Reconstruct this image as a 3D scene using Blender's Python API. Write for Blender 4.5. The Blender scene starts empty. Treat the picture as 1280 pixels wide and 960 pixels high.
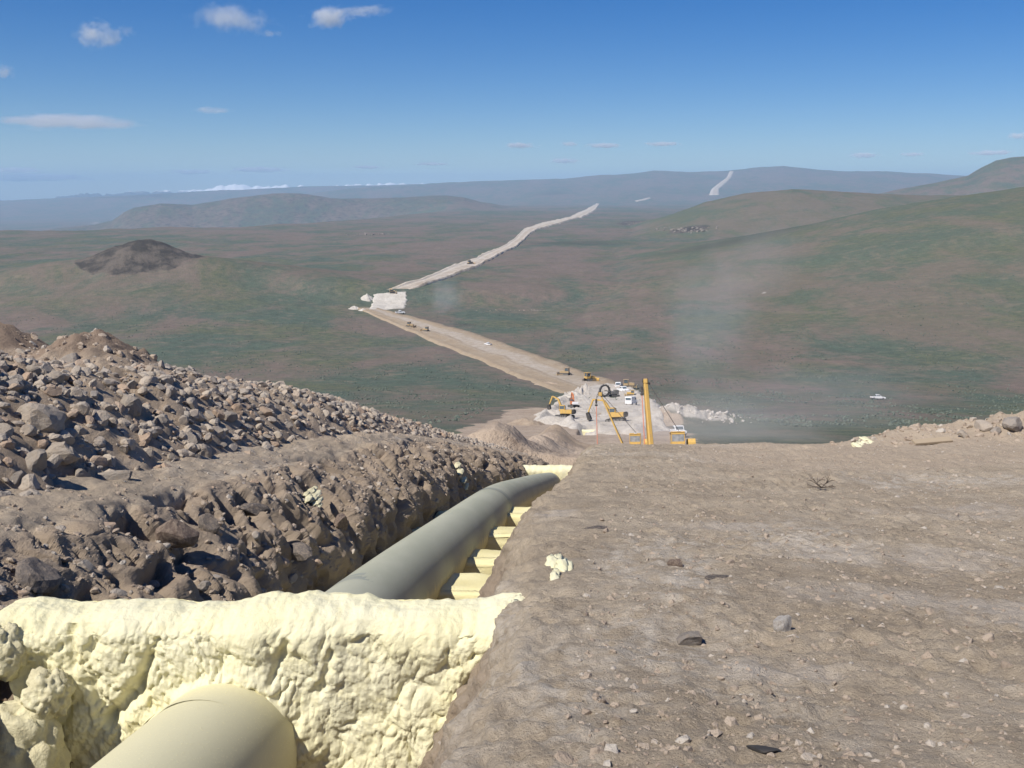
import bpy, bmesh, math, random
import numpy as np
from mathutils import Vector, Matrix
R = math.radians
S = bpy.context.scene
COL = S.collection
random.seed(7)
rng = np.random.default_rng(7)

# ------------------------------------------------------------------ camera, sky, sun, exposure
PITCH = R(10.87); F = 1250.0
cam = bpy.data.cameras.new('camera'); camo = bpy.data.objects.new('camera', cam); COL.objects.link(camo)
cam.sensor_width = 36; cam.lens = F/1280*36; cam.clip_start = 0.05; cam.clip_end = 200000
camo.rotation_euler = (R(90)-PITCH, 0, 0); S.camera = camo

SUN = Vector((-0.47, -0.43, 0.80)).normalized()
w = bpy.data.worlds.new('World'); S.world = w; w.use_nodes = True
nt = w.node_tree; nt.nodes.clear()
sky = nt.nodes.new('ShaderNodeTexSky'); sky.sky_type = 'NISHITA'; sky.sun_disc = False
sky.sun_elevation = math.asin(SUN.z); sky.sun_rotation = math.atan2(SUN.x, SUN.y)
sky.altitude = 1600; sky.air_density = 1.0; sky.dust_density = 0.0; sky.ozone_density = 5.0
bg = nt.nodes.new('ShaderNodeBackground'); bg.inputs['Strength'].default_value = 0.07
wo = nt.nodes.new('ShaderNodeOutputWorld')
hs = nt.nodes.new('ShaderNodeHueSaturation'); hs.inputs['Hue'].default_value = 0.513; hs.inputs['Saturation'].default_value = 1.42
nt.links.new(sky.outputs[0], hs.inputs['Color']); nt.links.new(hs.outputs[0], bg.inputs[0]); nt.links.new(bg.outputs[0], wo.inputs[0])
sl = bpy.data.lights.new('sun', 'SUN'); sl.energy = 4.6; sl.angle = R(0.5); sl.color = (1.0, 0.935, 0.85)
so = bpy.data.objects.new('sun', sl); COL.objects.link(so)
so.rotation_euler = (-SUN).to_track_quat('-Z', 'Y').to_euler()
S.view_settings.view_transform = 'Standard'; S.view_settings.look = 'None'
S.view_settings.exposure = 0.36; S.view_settings.gamma = 1.0; S.view_settings.use_curve_mapping = False
S.cycles.volume_bounces = 3
S.cycles.max_bounces = 6
S.cycles.volume_max_steps = 256

# ------------------------------------------------------------------ numeric helpers
_p = np.random.default_rng(3).permutation(256); PERM = np.concatenate([_p, _p, _p]).astype(np.int64)
_g = np.random.default_rng(5).normal(size=(256, 3)); GRAD = _g/np.linalg.norm(_g, axis=1)[:, None]
def perlin(x, y, z=0.0):
    x, y, z = np.broadcast_arrays(np.asarray(x, float), np.asarray(y, float), np.asarray(z, float))
    xi = np.floor(x).astype(np.int64); yi = np.floor(y).astype(np.int64); zi = np.floor(z).astype(np.int64)
    xf, yf, zf = x-xi, y-yi, z-zi
    fade = lambda t: t*t*t*(t*(t*6-15)+10)
    u, v, q = fade(xf), fade(yf), fade(zf)
    def g(a, b, c):
        h = PERM[PERM[PERM[(xi+a) & 255]+((yi+b) & 255)]+((zi+c) & 255)]
        G = GRAD[h]
        return G[..., 0]*(xf-a)+G[..., 1]*(yf-b)+G[..., 2]*(zf-c)
    L = lambda a, b, t: a+(b-a)*t
    return 1.6*L(L(L(g(0,0,0), g(1,0,0), u), L(g(0,1,0), g(1,1,0), u), v),
                 L(L(g(0,0,1), g(1,0,1), u), L(g(0,1,1), g(1,1,1), u), v), q)
def fbm(x, y, z=0.0, o=4, gain=0.5):
    s = 0; a = 1; f = 1
    for i in range(o):
        s = s+a*perlin(x*f+i*17.3, y*f+i*9.1, np.asarray(z)*f+i*5.7); a *= gain; f *= 2.03
    return s
def hash3(i, j, k):
    return PERM[PERM[PERM[i & 255]+(j & 255)]+(k & 255)]
_rt = np.random.default_rng(11).random((256, 4))
def worley(x, y, z=0.0):
    """F1 distance, F2-F1, random value of the nearest cell"""
    x, y, z = np.broadcast_arrays(np.asarray(x, float), np.asarray(y, float), np.asarray(z, float))
    xi = np.floor(x).astype(np.int64); yi = np.floor(y).astype(np.int64); zi = np.floor(z).astype(np.int64)
    f1 = np.full(x.shape, 9.0); f2 = np.full(x.shape, 9.0); val = np.zeros(x.shape)
    for a in (-1, 0, 1):
        for b in (-1, 0, 1):
            for c in (-1, 0, 1):
                r = _rt[hash3(xi+a, yi+b, zi+c)]
                d = np.sqrt((xi+a+r[..., 0]-x)**2+(yi+b+r[..., 1]-y)**2+(zi+c+r[..., 2]-z)**2)
                m = d < f1
                f2 = np.where(m, f1, np.minimum(f2, d)); val = np.where(m, r[..., 3], val); f1 = np.where(m, d, f1)
    return f1, f2-f1, val
def sstep(a, b, x):
    t = np.clip((x-a)/(b-a), 0, 1); return t*t*(3-2*t)
class Curve:                       # monotone cubic through knots
    def __init__(s, k):
        k = np.array(k, float); s.x = k[:, 0]; s.y = k[:, 1]
        h = np.diff(s.x); d = np.diff(s.y)/h; m = np.zeros(len(k)); m[0] = d[0]; m[-1] = d[-1]
        for i in range(1, len(k)-1):
            if d[i-1]*d[i] > 0:
                w1 = 2*h[i]+h[i-1]; w2 = h[i]+2*h[i-1]; m[i] = (w1+w2)/(w1/d[i-1]+w2/d[i])
        s.m = m
    def __call__(s, q):
        q = np.asarray(q, float); i = np.clip(np.searchsorted(s.x, q)-1, 0, len(s.x)-2)
        h = s.x[i+1]-s.x[i]; t = (q-s.x[i])/h
        lo = s.y[0]+s.m[0]*(q-s.x[0]); hi = s.y[-1]+s.m[-1]*(q-s.x[-1])
        r = (2*t**3-3*t**2+1)*s.y[i]+(t**3-2*t**2+t)*h*s.m[i]+(-2*t**3+3*t**2)*s.y[i+1]+(t**3-t**2)*h*s.m[i+1]
        return np.where(q < s.x[0], lo, np.where(q > s.x[-1], hi, r))
def ray(u, v):
    fx = (u-640)/F; fy = (480-v)/F
    return np.array([fx, math.cos(PITCH)+fy*math.sin(PITCH), -math.sin(PITCH)+fy*math.cos(PITCH)])

# ------------------------------------------------------------------ object helpers
def link_mesh(name, me, mat=None, parent=None):
    o = bpy.data.objects.new(name, me); COL.objects.link(o)
    if mat is not None and not me.materials: me.materials.append(mat)
    if parent is not None: o.parent = parent
    return o
def tag(o, label=None, cat=None, group=None, kind=None):
    if label: o['label'] = label
    if cat: o['category'] = cat
    if group: o['group'] = group
    if kind: o['kind'] = kind
    return o
def empty(name, loc=(0, 0, 0), label=None, cat=None, group=None):
    o = bpy.data.objects.new(name, None); COL.objects.link(o); o.location = loc
    return tag(o, label, cat, group)
def np_mesh(name, V, Fq, smooth=True, attrs=None, uv=None):
    V = np.asarray(V, np.float32); Fq = np.asarray(Fq, np.int32); k = Fq.shape[1]
    me = bpy.data.meshes.new(name)
    me.vertices.add(len(V)); me.vertices.foreach_set('co', V.ravel())
    me.loops.add(Fq.size); me.loops.foreach_set('vertex_index', Fq.ravel())
    me.polygons.add(len(Fq)); me.polygons.foreach_set('loop_start', np.arange(0, Fq.size, k, dtype=np.int32))
    me.polygons.foreach_set('loop_total', np.full(len(Fq), k, np.int32))
    me.polygons.foreach_set('use_smooth', np.full(len(Fq), smooth, bool))
    if attrs:
        for an, av in attrs.items():
            a = me.attributes.new(an, 'FLOAT', 'POINT'); a.data.foreach_set('value', np.asarray(av, np.float32).ravel())
    me.update(calc_edges=True); me.validate(); return me
def grid_faces(n, m, wrap=False):
    i, j = np.meshgrid(np.arange(n-1), np.arange(m if wrap else m-1), indexing='ij')
    a = i*m+j; b = i*m+(j+1) % m; return np.stack([a, b, b+m, a+m], -1).reshape(-1, 4)

# ------------------------------------------------------------------ materials
class NT:
    def __init__(s, name):
        s.m = bpy.data.materials.new(name); s.m.use_nodes = True; s.t = s.m.node_tree; s.t.nodes.clear()
        s.out = s.n('ShaderNodeOutputMaterial')
    def n(s, typ, **kw):
        nd = s.t.nodes.new(typ)
        for k, v in kw.items(): setattr(nd, k, v)
        return nd
    def l(s, a, b): s.t.links.new(a, b)
    def setv(s, inp, v):
        if hasattr(v, 'is_linked') or hasattr(v, 'links'): s.l(v, inp)
        else: inp.default_value = v
    def noise(s, vec, scale, detail=4, rough=0.55, dist=0.0):
        nd = s.n('ShaderNodeTexNoise'); s.l(vec, nd.inputs['Vector'])
        nd.inputs['Scale'].default_value = scale; nd.inputs['Detail'].default_value = detail
        nd.inputs['Roughness'].default_value = rough; nd.inputs['Distortion'].default_value = dist
        return nd.outputs['Fac']
    def map(s, v, a, b, c=0.0, d=1.0, smooth=True):
        nd = s.n('ShaderNodeMapRange'); nd.interpolation_type = 'SMOOTHSTEP' if smooth else 'LINEAR'
        s.setv(nd.inputs[0], v)
        for i, x in enumerate((a, b, c, d)): nd.inputs[i+1].default_value = x
        return nd.outputs[0]
    def math(s, op, a, b=0.0):
        nd = s.n('ShaderNodeMath', operation=op); s.setv(nd.inputs[0], a); s.setv(nd.inputs[1], b); return nd.outputs[0]
    def mix(s, f, a, b, typ='MIX'):
        nd = s.n('ShaderNodeMix', data_type='RGBA', blend_type=typ)
        s.setv(nd.inputs[0], f)
        for i, x in ((6, a), (7, b)):
            if isinstance(x, tuple): nd.inputs[i].default_value = (*x, 1)
            else: s.l(x, nd.inputs[i])
        return nd.outputs[2]
    def scalev(s, vec, sc):
        nd = s.n('ShaderNodeMapping'); s.l(vec, nd.inputs[0]); nd.inputs['Scale'].default_value = sc; return nd.outputs[0]
    def geo(s): return s.n('ShaderNodeNewGeometry')
    def attr(s, name): return s.n('ShaderNodeAttribute', attribute_name=name)
    def coord(s, k='Object'): return s.n('ShaderNodeTexCoord').outputs[k]
    def bump(s, h, strength=0.5, dist=0.02, normal=None):
        nd = s.n('ShaderNodeBump'); s.l(h, nd.inputs['Height']); nd.inputs['Strength'].default_value = strength
        nd.inputs['Distance'].default_value = dist
        if normal is not None: s.l(normal, nd.inputs['Normal'])
        return nd.outputs[0]
    def finish(s, color, rough=0.9, normal=None, metal=0.0, spec=0.2):
        b = s.n('ShaderNodeBsdfPrincipled')
        if isinstance(color, tuple): b.inputs['Base Color'].default_value = (*color, 1)
        else: s.l(color, b.inputs['Base Color'])
        s.setv(b.inputs['Roughness'], rough); b.inputs['Metallic'].default_value = metal
        b.inputs['Specular IOR Level'].default_value = spec
        if normal is not None: s.l(normal, b.inputs['Normal'])
        s.l(b.outputs[0], s.out.inputs['Surface']); return s.m

def soil_material(name, a, b, pale, pale_amt=0.55, streak=(1, 1, 1)):
    m = NT(name); P = m.coord()
    c = m.mix(m.map(m.noise(P, 0.55, 5), 0.35, 0.65), a, b)
    c = m.mix(m.map(m.noise(P, 2.6, 6, 0.65), 0.42, 0.7, 0, 0.6), c, tuple(x*0.72 for x in a))
    big = m.map(m.noise(m.scalev(P, streak), 0.35, 6, 0.6, 0.4), pale_amt, pale_amt+0.16)
    fine = m.map(m.noise(P, 5.0, 6, 0.7), 0.38, 0.62)
    c = m.mix(m.math('MULTIPLY', m.math('MULTIPLY', big, fine), 0.8), c, pale)
    c = m.mix(m.map(m.noise(P, 38, 3, 0.7), 0.52, 0.75, 0, 0.5), c, tuple(min(1, x*1.5) for x in b))
    c = m.mix(m.map(m.noise(P, 60, 3, 0.7), 0.3, 0.48, 0.45, 0), c, tuple(x*0.55 for x in a))
    if name == 'bank soil':
        brk = m.math('SUBTRACT', m.noise(P, 2.2, 7, 0.7), 0.5)
        c = m.mix(m.map(m.math('ADD', m.attr('cutface').outputs['Fac'], m.math('MULTIPLY', brk, 0.9)), 0.35, 0.75, 0, 0.75), c, (0.305, 0.24, 0.178))
        c = m.mix(m.map(m.math('ADD', m.attr('tracked').outputs['Fac'], m.math('MULTIPLY', brk, 0.9)), 0.4, 0.9, 0, 0.55), c, (0.46, 0.375, 0.28))
        st = m.map(m.noise(m.scalev(P, (0.55, 2.6, 1)), 1.1, 5, 0.6), 0.46, 0.6, 0, 1)
        c = m.mix(m.math('MULTIPLY', m.math('MULTIPLY', m.attr('tracked').outputs['Fac'], st), 0.4), c, (0.36, 0.29, 0.22))
        c = m.mix(m.map(m.math('ADD', m.attr('palepatch').outputs['Fac'], m.math('MULTIPLY', brk, 2.4)), 0.45, 1.2, 0, 0.42), c, (0.52, 0.475, 0.42))
    if name == 'spoil soil':
        c = m.mix(m.map(m.math('ADD', m.attr('darkearth').outputs['Fac'], m.math('MULTIPLY', m.math('SUBTRACT', m.noise(P, 1.5, 6, 0.7), 0.5), 0.8)), 0.25, 0.7, 0, 0.85), c, (0.225, 0.168, 0.125))
    h = m.math('ADD', m.noise(P, 14, 8, 0.72), m.math('MULTIPLY', m.noise(P, 70, 4, 0.7), 0.35))
    return m.finish(c, 0.95, m.bump(h, 0.9, 0.05), spec=0.1)
M = {}
M['bank'] = soil_material('bank soil', (0.345, 0.285, 0.21), (0.43, 0.362, 0.272), (0.54, 0.495, 0.425), 0.51, (0.9, 0.35, 1))
M['spoil'] = soil_material('spoil soil', (0.36, 0.285, 0.21), (0.44, 0.355, 0.265), (0.50, 0.44, 0.36), 0.6)
M['track'] = soil_material('berm soil', (0.30, 0.235, 0.175), (0.36, 0.29, 0.215), (0.45, 0.40, 0.33), 0.55)

def rock_material(name, a, b, c3):
    m = NT(name); P = m.coord(); oi = m.n('ShaderNodeObjectInfo')
    v = m.attr('tone')
    rv = m.math('FRACT', m.math('ADD', oi.outputs['Random'], v.outputs['Fac']))
    c = m.mix(m.map(rv, 0.1, 0.75), a, b)
    c = m.mix(m.map(rv, 0.8, 0.86), c, c3)
    c = m.mix(m.map(m.noise(P, 6, 6, 0.65), 0.4, 0.7, 0, 0.7), c, (0.40, 0.325, 0.25))
    c = m.mix(m.map(m.noise(P, 30, 4, 0.7), 0.3, 0.5, 0.4, 0), c, tuple(x*0.55 for x in a))
    h = m.math('ADD', m.noise(P, 9, 8, 0.7), m.math('MULTIPLY', m.noise(P, 45, 4, 0.7), 0.3))
    return m.finish(c, 0.92, m.bump(h, 0.8, 0.05), spec=0.15)
M['rock'] = rock_material('broken rock', (0.315, 0.285, 0.25), (0.455, 0.395, 0.32), (0.40, 0.30, 0.22))
M['rock_dark'] = rock_material('dark basalt', (0.12, 0.11, 0.105), (0.18, 0.16, 0.145), (0.2, 0.15, 0.12))
M['outcrop'] = rock_material('lichened outcrop', (0.15, 0.14, 0.125), (0.21, 0.195, 0.17), (0.18, 0.15, 0.12))
M['rock_pale'] = rock_material('pale rock', (0.55, 0.52, 0.47), (0.66, 0.63, 0.58), (0.45, 0.4, 0.34))
M['clod'] = rock_material('earth clods', (0.33, 0.265, 0.205), (0.42, 0.35, 0.275), (0.47, 0.43, 0.37))

def foam_material():
    m = NT('sprayed foam'); P = m.coord()
    c = m.mix(m.map(m.noise(P, 1.3, 4), 0.35, 0.7), (0.755, 0.725, 0.51), (0.775, 0.73, 0.455))
    c = m.mix(m.map(m.noise(P, 9, 5, 0.7), 0.5, 0.75, 0, 0.5), c, (0.80, 0.72, 0.38))
    h = m.math('ADD', m.noise(P, 26, 7, 0.68), m.math('MULTIPLY', m.noise(P, 95, 4, 0.7), 0.55))
    return m.finish(c, 0.7, m.bump(h, 0.6, 0.022), spec=0.12)
M['foam'] = foam_material()
def foam_cut():
    m = NT('cut foam'); P = m.coord()
    c = m.mix(m.map(m.noise(P, 2.0, 5), 0.35, 0.7), (0.76, 0.705, 0.42), (0.72, 0.655, 0.35))
    return m.finish(c, 0.8, m.bump(m.noise(P, 30, 6, 0.65), 0.6, 0.02), spec=0.1)
M['foam_cut'] = foam_cut()
def foam_dirty():
    m = NT('dusty foam'); P = m.coord()
    c = m.mix(m.map(m.noise(P, 3, 6, 0.7), 0.35, 0.62), (0.74, 0.70, 0.47), (0.58, 0.53, 0.34))
    return m.finish(c, 0.85, m.bump(m.noise(P, 18, 6, 0.7), 0.8, 0.04), spec=0.15)
M['foam_dirty'] = foam_dirty()
def paint0(name, col, rough):
    m = NT(name); P = m.coord()
    return m.finish(m.mix(m.map(m.noise(P, 2.5, 6, 0.7), 0.4, 0.7, 0, 0.6), col, (0.40, 0.385, 0.31)), rough, m.bump(m.noise(P, 30, 4), 0.3, 0.01), spec=0.2)
def pipe_material():
    m = NT('coated pipe'); P = m.coord()
    sp = m.n('ShaderNodeSeparateXYZ'); m.l(P, sp.inputs[0])
    c = m.mix(m.map(m.noise(m.scalev(P, (1, 0.35, 1)), 2.0, 5), 0.35, 0.7), (0.35, 0.36, 0.275), (0.40, 0.405, 0.315))
    c = m.mix(m.map(m.noise(m.scalev(P, (6, 0.6, 6)), 3.0, 5, 0.7), 0.55, 0.75, 0, 0.45), c, (0.42, 0.41, 0.33))
    # foam overspray: specks and a film near the breakers, streaks along the flank
    side = m.attr('overspray').outputs['Fac']
    sn = m.noise(m.scalev(P, (1, 2.2, 0.6)), 3.2, 5, 0.65)
    k = m.map(m.math('ADD', side, m.math('MULTIPLY', m.math('SUBTRACT', sn, 0.5), 0.9)), 0.20, 0.70, 0, 0.92)
    c = m.mix(k, c, (0.62, 0.57, 0.33))
    spk = m.map(m.noise(P, 55, 3, 0.6), 0.60, 0.66)
    near = m.attr('specks').outputs['Fac']
    c = m.mix(m.math('MULTIPLY', spk, near), c, (0.82, 0.76, 0.46))
    c = m.mix(m.map(near, 0.0, 1.0, 0, 0.85), c, (0.68, 0.635, 0.405))
    h = m.math('ADD', m.math('MULTIPLY', m.math('MULTIPLY', spk, near), 1.5), m.math('MULTIPLY', m.noise(P, 40, 4), 0.2))
    return m.finish(c, 0.75, m.bump(h, 0.4, 0.01), spec=0.2)
M['pipe'] = pipe_material()
M['pipe_band'] = paint0('field joint coating', (0.27, 0.29, 0.245), 0.7)

def terrain_material():
    m = NT('sagebrush plain'); P = m.coord()
    g = m.noise(m.scalev(P, (1, 0.55, 0.3)), 0.0125, 10, 0.7, 0.4)
    g2 = m.noise(m.scalev(P, (1, 0.5, 0.3)), 0.0022, 6, 0.6, 0.3)
    k = m.map(m.math('ADD', m.math('MULTIPLY', g, 0.6), m.math('MULTIPLY', g2, 0.4)), 0.428, 0.543)
    green = m.mix(m.map(m.noise(P, 0.012, 5), 0.4, 0.65), (0.090, 0.122, 0.094), (0.124, 0.134, 0.082))
    brown = m.mix(m.map(m.noise(P, 0.02, 6), 0.35, 0.7), (0.182, 0.142, 0.123), (0.155, 0.127, 0.102))
    c = m.mix(k, green, brown)
    tus = m.map(m.noise(P, 0.16, 8, 0.78), 0.44, 0.58)
    c = m.mix(m.math('MULTIPLY', tus, m.math('SUBTRACT', 0.75, m.math('MULTIPLY', k, 0.45))), c, (0.068, 0.088, 0.071))
    c = m.mix(m.map(m.noise(P, 0.07, 8, 0.75), 0.52, 0.66, 0, 0.6), c, (0.205, 0.172, 0.132))
    c = m.mix(m.map(m.noise(P, 1.1, 4, 0.75), 0.54, 0.66, 0, 0.5), c, (0.21, 0.18, 0.14))
    pale = m.map(m.noise(m.scalev(P, (0.6, 1.5, 1)), 0.011, 7, 0.7), 0.665, 0.72)
    c = m.mix(m.math('MULTIPLY', pale, 0.55), c, (0.22, 0.19, 0.145))
    c = m.mix(m.map(m.attr('greener').outputs['Fac'], 0, 1, 0, 0.7), c, (0.118, 0.126, 0.076))
    c = m.mix(m.map(m.attr('painted_shade').outputs['Fac'], 0, 1, 0, 0.8), c, (0.075, 0.085, 0.068))  # darkens ground colour where the hill's shade is painted in
    rk = m.mix(m.map(m.noise(P, 0.05, 6, 0.7), 0.4, 0.6), (0.058, 0.054, 0.049), (0.132, 0.114, 0.096))
    ra = m.math('ADD', m.attr('rocky').outputs['Fac'], m.math('MULTIPLY', m.math('SUBTRACT', m.noise(P, 0.03, 6, 0.7), 0.5), 0.9))
    c = m.mix(m.map(ra, 0.4, 0.6), c, rk)
    dirt = m.mix(m.map(m.noise(P, 0.12, 6, 0.65), 0.35, 0.65), (0.34, 0.27, 0.205), (0.41, 0.335, 0.26))
    dirt = m.mix(m.map(m.noise(P, 0.5, 6, 0.7), 0.5, 0.7, 0, 0.6), dirt, (0.21, 0.16, 0.125))
    da = m.math('ADD', m.attr('dirt').outputs['Fac'], m.math('MULTIPLY', m.math('SUBTRACT', m.noise(P, 0.15, 6, 0.7), 0.5), 0.7))
    c = m.mix(m.map(da, 0.42, 0.58), c, dirt)
    snow = m.attr('snow').outputs['Fac']
    c = m.mix(m.map(m.math('ADD', snow, m.math('MULTIPLY', m.math('SUBTRACT', m.noise(P, 0.005, 6, 0.75), 0.5), 1.8)), 0.45, 0.6), c, (0.85, 0.86, 0.88))
    wh = m.math('ADD', m.attr('pale').outputs['Fac'], m.math('MULTIPLY', m.math('SUBTRACT', m.noise(P, 0.012, 6, 0.7), 0.5), 1.0))
    c = m.mix(m.map(wh, 0.5, 0.65), c, (0.45, 0.42, 0.37))
    h = m.math('ADD', m.noise(P, 0.42, 5, 0.75), m.math('MULTIPLY', m.noise(P, 0.05, 5, 0.7), 2.0))
    return m.finish(c, 0.95, m.bump(h, 0.8, 0.8), spec=0.05)
M['terrain'] = terrain_material()

def road_material(name, edge, mid, pale):
    m = NT(name); P = m.coord()
    a = m.attr('across').outputs['Fac']
    wob = m.math('ADD', a, m.math('MULTIPLY', m.math('SUBTRACT', m.noise(P, 0.03, 5), 0.5), 0.25))
    ctr = m.map(m.math('ABSOLUTE', m.math('SUBTRACT', wob, 0.56)), 0.10, 0.24, 1, 0)
    c = m.mix(ctr, edge, mid)
    c = m.mix(m.map(m.math('ABSOLUTE', m.math('SUBTRACT', wob, 0.42)), 0.0, 0.05, 0.65, 0), c, tuple(x*0.68 for x in edge))
    c = m.mix(m.map(m.math('ABSOLUTE', m.math('SUBTRACT', wob, 0.93)), 0.02, 0.12, 0.7, 0), c, (0.22, 0.175, 0.13))
    c = m.mix(m.map(m.noise(P, 0.06, 6, 0.7), 0.45, 0.65, 0, 0.7), c, pale)
    c = m.mix(m.map(m.noise(P, 0.3, 6, 0.7), 0.4, 0.6, 0.4, 0), c, tuple(x*0.7 for x in edge))
    return m.finish(c, 0.95, m.bump(m.noise(P, 0.5, 6, 0.7), 0.8, 0.8), spec=0.05)
M['road_pale'] = road_material('pale graded strip', (0.52, 0.46, 0.38), (0.42, 0.35, 0.27), (0.60, 0.56, 0.50))
M['road'] = road_material('graded dirt', (0.36, 0.285, 0.20), (0.44, 0.385, 0.32), (0.40, 0.335, 0.25))
def white_rock(name, a, b):
    m = NT(name); P = m.coord()
    c = m.mix(m.map(m.noise(m.scalev(P, (1, 1, 0.3)), 0.15, 7, 0.7), 0.35, 0.65), a, b)
    c = m.mix(m.map(m.noise(P, 1.2, 5, 0.7), 0.35, 0.55, 0.35, 0), c, tuple(x*0.72 for x in a))
    return m.finish(c, 0.95, m.bump(m.noise(P, 0.6, 7, 0.7), 0.8, 0.7), spec=0.05)
M['crushed'] = white_rock('crushed white rock', (0.47, 0.425, 0.36), (0.57, 0.53, 0.47))
M['white_cut'] = white_rock('white cut rock', (0.48, 0.445, 0.385), (0.60, 0.565, 0.50))

def paint(name, col, rough=0.45, metal=0.0, dirt=0.35):
    m = NT(name); P = m.coord()
    c = m.mix(m.map(m.noise(P, 1.7, 6, 0.7), 0.45, 0.75, 0, dirt), col, (0.30, 0.24, 0.18))
    return m.finish(c, rough, metal=metal, spec=0.4)
M['yellow'] = paint('plant yellow', (0.60, 0.385, 0.10), 0.6, dirt=0.6)
M['orange'] = paint('plant orange', (0.55, 0.20, 0.08))
M['tan'] = paint('faded plant tan', (0.45, 0.33, 0.18))
M['white'] = paint('white paint', (0.80, 0.80, 0.79), 0.35, dirt=0.12)
M['dark'] = paint('dark steel', (0.045, 0.043, 0.04), 0.6)
M['steel'] = paint('grey steel', (0.16, 0.155, 0.145), 0.6)
M['rubber'] = paint('rubber', (0.03, 0.03, 0.03), 0.9)
M['cable'] = paint('wire rope', (0.09, 0.085, 0.08), 0.6, dirt=0.1)
M['red_line'] = paint('red line', (0.60, 0.22, 0.14), 0.7, dirt=0.1)
M['wood'] = paint('weathered board', (0.36, 0.29, 0.20), 0.85)
M['twig'] = paint('dead twig', (0.10, 0.08, 0.06), 0.9)
def glass():
    m = NT('vehicle glass'); return m.finish((0.10, 0.13, 0.15), 0.12, spec=0.7)
M['glass'] = glass()
def cabglass():
    m = NT('dusty cab glass'); P = m.coord()
    return m.finish(m.mix(m.map(m.noise(P, 1.6, 4), 0.35, 0.65), (0.22, 0.23, 0.23), (0.34, 0.34, 0.33)), 0.35, spec=0.4)
M['cabglass'] = cabglass()

# ------------------------------------------------------------------ terrain shape
PROF = Curve([(-6, -0.46), (0, -1.6), (10, -3.5), (20, -5.4), (24, -6.2), (30, -7.72), (48, -12.75), (75, -20.3), (100, -27.5), (150, -39.3),
              (200, -48.9), (300, -67.0), (400, -82), (500, -91.5), (600, -97.2), (750, -101.5), (880, -103.5), (905, -102.5), (955, -92.5),
              (1000, -90.8), (1600, -92), (3000, -96), (6000, -104), (12000, -118), (30000, -150)])
XP = Curve([(-6, -3.6), (0, -3.02), (7.1, -2.31), (21, -0.85), (48, 1.85), (220, 17.4), (400, 33)])      # trench centre line
def px_knots(pts):
    out = []
    for u, v in pts:
        d = ray(u, v); out.append((math.atan2(d[0], d[1]), d[2]/math.hypot(d[0], d[1])))
    return np.array(out)
LAYERS = []
def layer(name, pts, rc, rf, rb, rough=0.0, rscale=400.0, sharp=1.0):
    LAYERS.append((name, px_knots(pts), rc, rf, rb, rough, rscale, sharp))
EDGE = px_knots([(-300, 296), (0, 292), (300, 284), (450, 274), (600, 258), (690, 252), (760, 249.5), (1280, 249)])
layer('far_ridge', [(-500, 262), (0, 251), (100, 246.5), (200, 241), (300, 237.5), (430, 232.5), (520, 230), (700, 232), (800, 240)], 17000, 12500, 20500, 50, 1500)
layer('plateau', [(380, 243), (430, 236), (520, 230), (600, 226), (700, 224), (760, 219), (800, 216), (818, 214), (860, 215.5), (905, 214.5), (950, 211), (980, 209), (1020, 213),
                  (1100, 215), (1150, 217), (1210, 221), (1300, 222), (1700, 225)], 14000, 8800, 19000, 40, 900)
layer('mid_mesa', [(60, 291), (120, 284), (140, 279), (155, 267), (168, 261), (200, 255), (240, 257), (265, 252), (290, 247), (340, 243), (370, 243), (420, 247), (450, 248),
                   (500, 247), (560, 245.5), (580, 248), (600, 254), (640, 262)], 6800, 5800, 9500, 34, 800)
layer('right_mesa', [(1060, 250), (1110, 240), (1150, 231), (1185, 224), (1210, 219), (1228, 209), (1245, 201), (1262, 197.5), (1280, 196), (1400, 192), (1700, 190)], 5000, 3700, 8000, 14, 350)
layer('back_hill', [(740, 300), (780, 290), (830, 273), (880, 254), (930, 242.5), (990, 237), (1060, 240), (1150, 245), (1280, 246), (1700, 246)], 2600, 1750, 3900, 9, 260)
layer('right_hill', [(700, 345), (780, 323), (850, 311), (930, 297), (1000, 284), (1100, 261), (1200, 244), (1280, 234), (1500, 205), (1800, 190)], 1380, 480, 2000, 3.0, 150)
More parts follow.
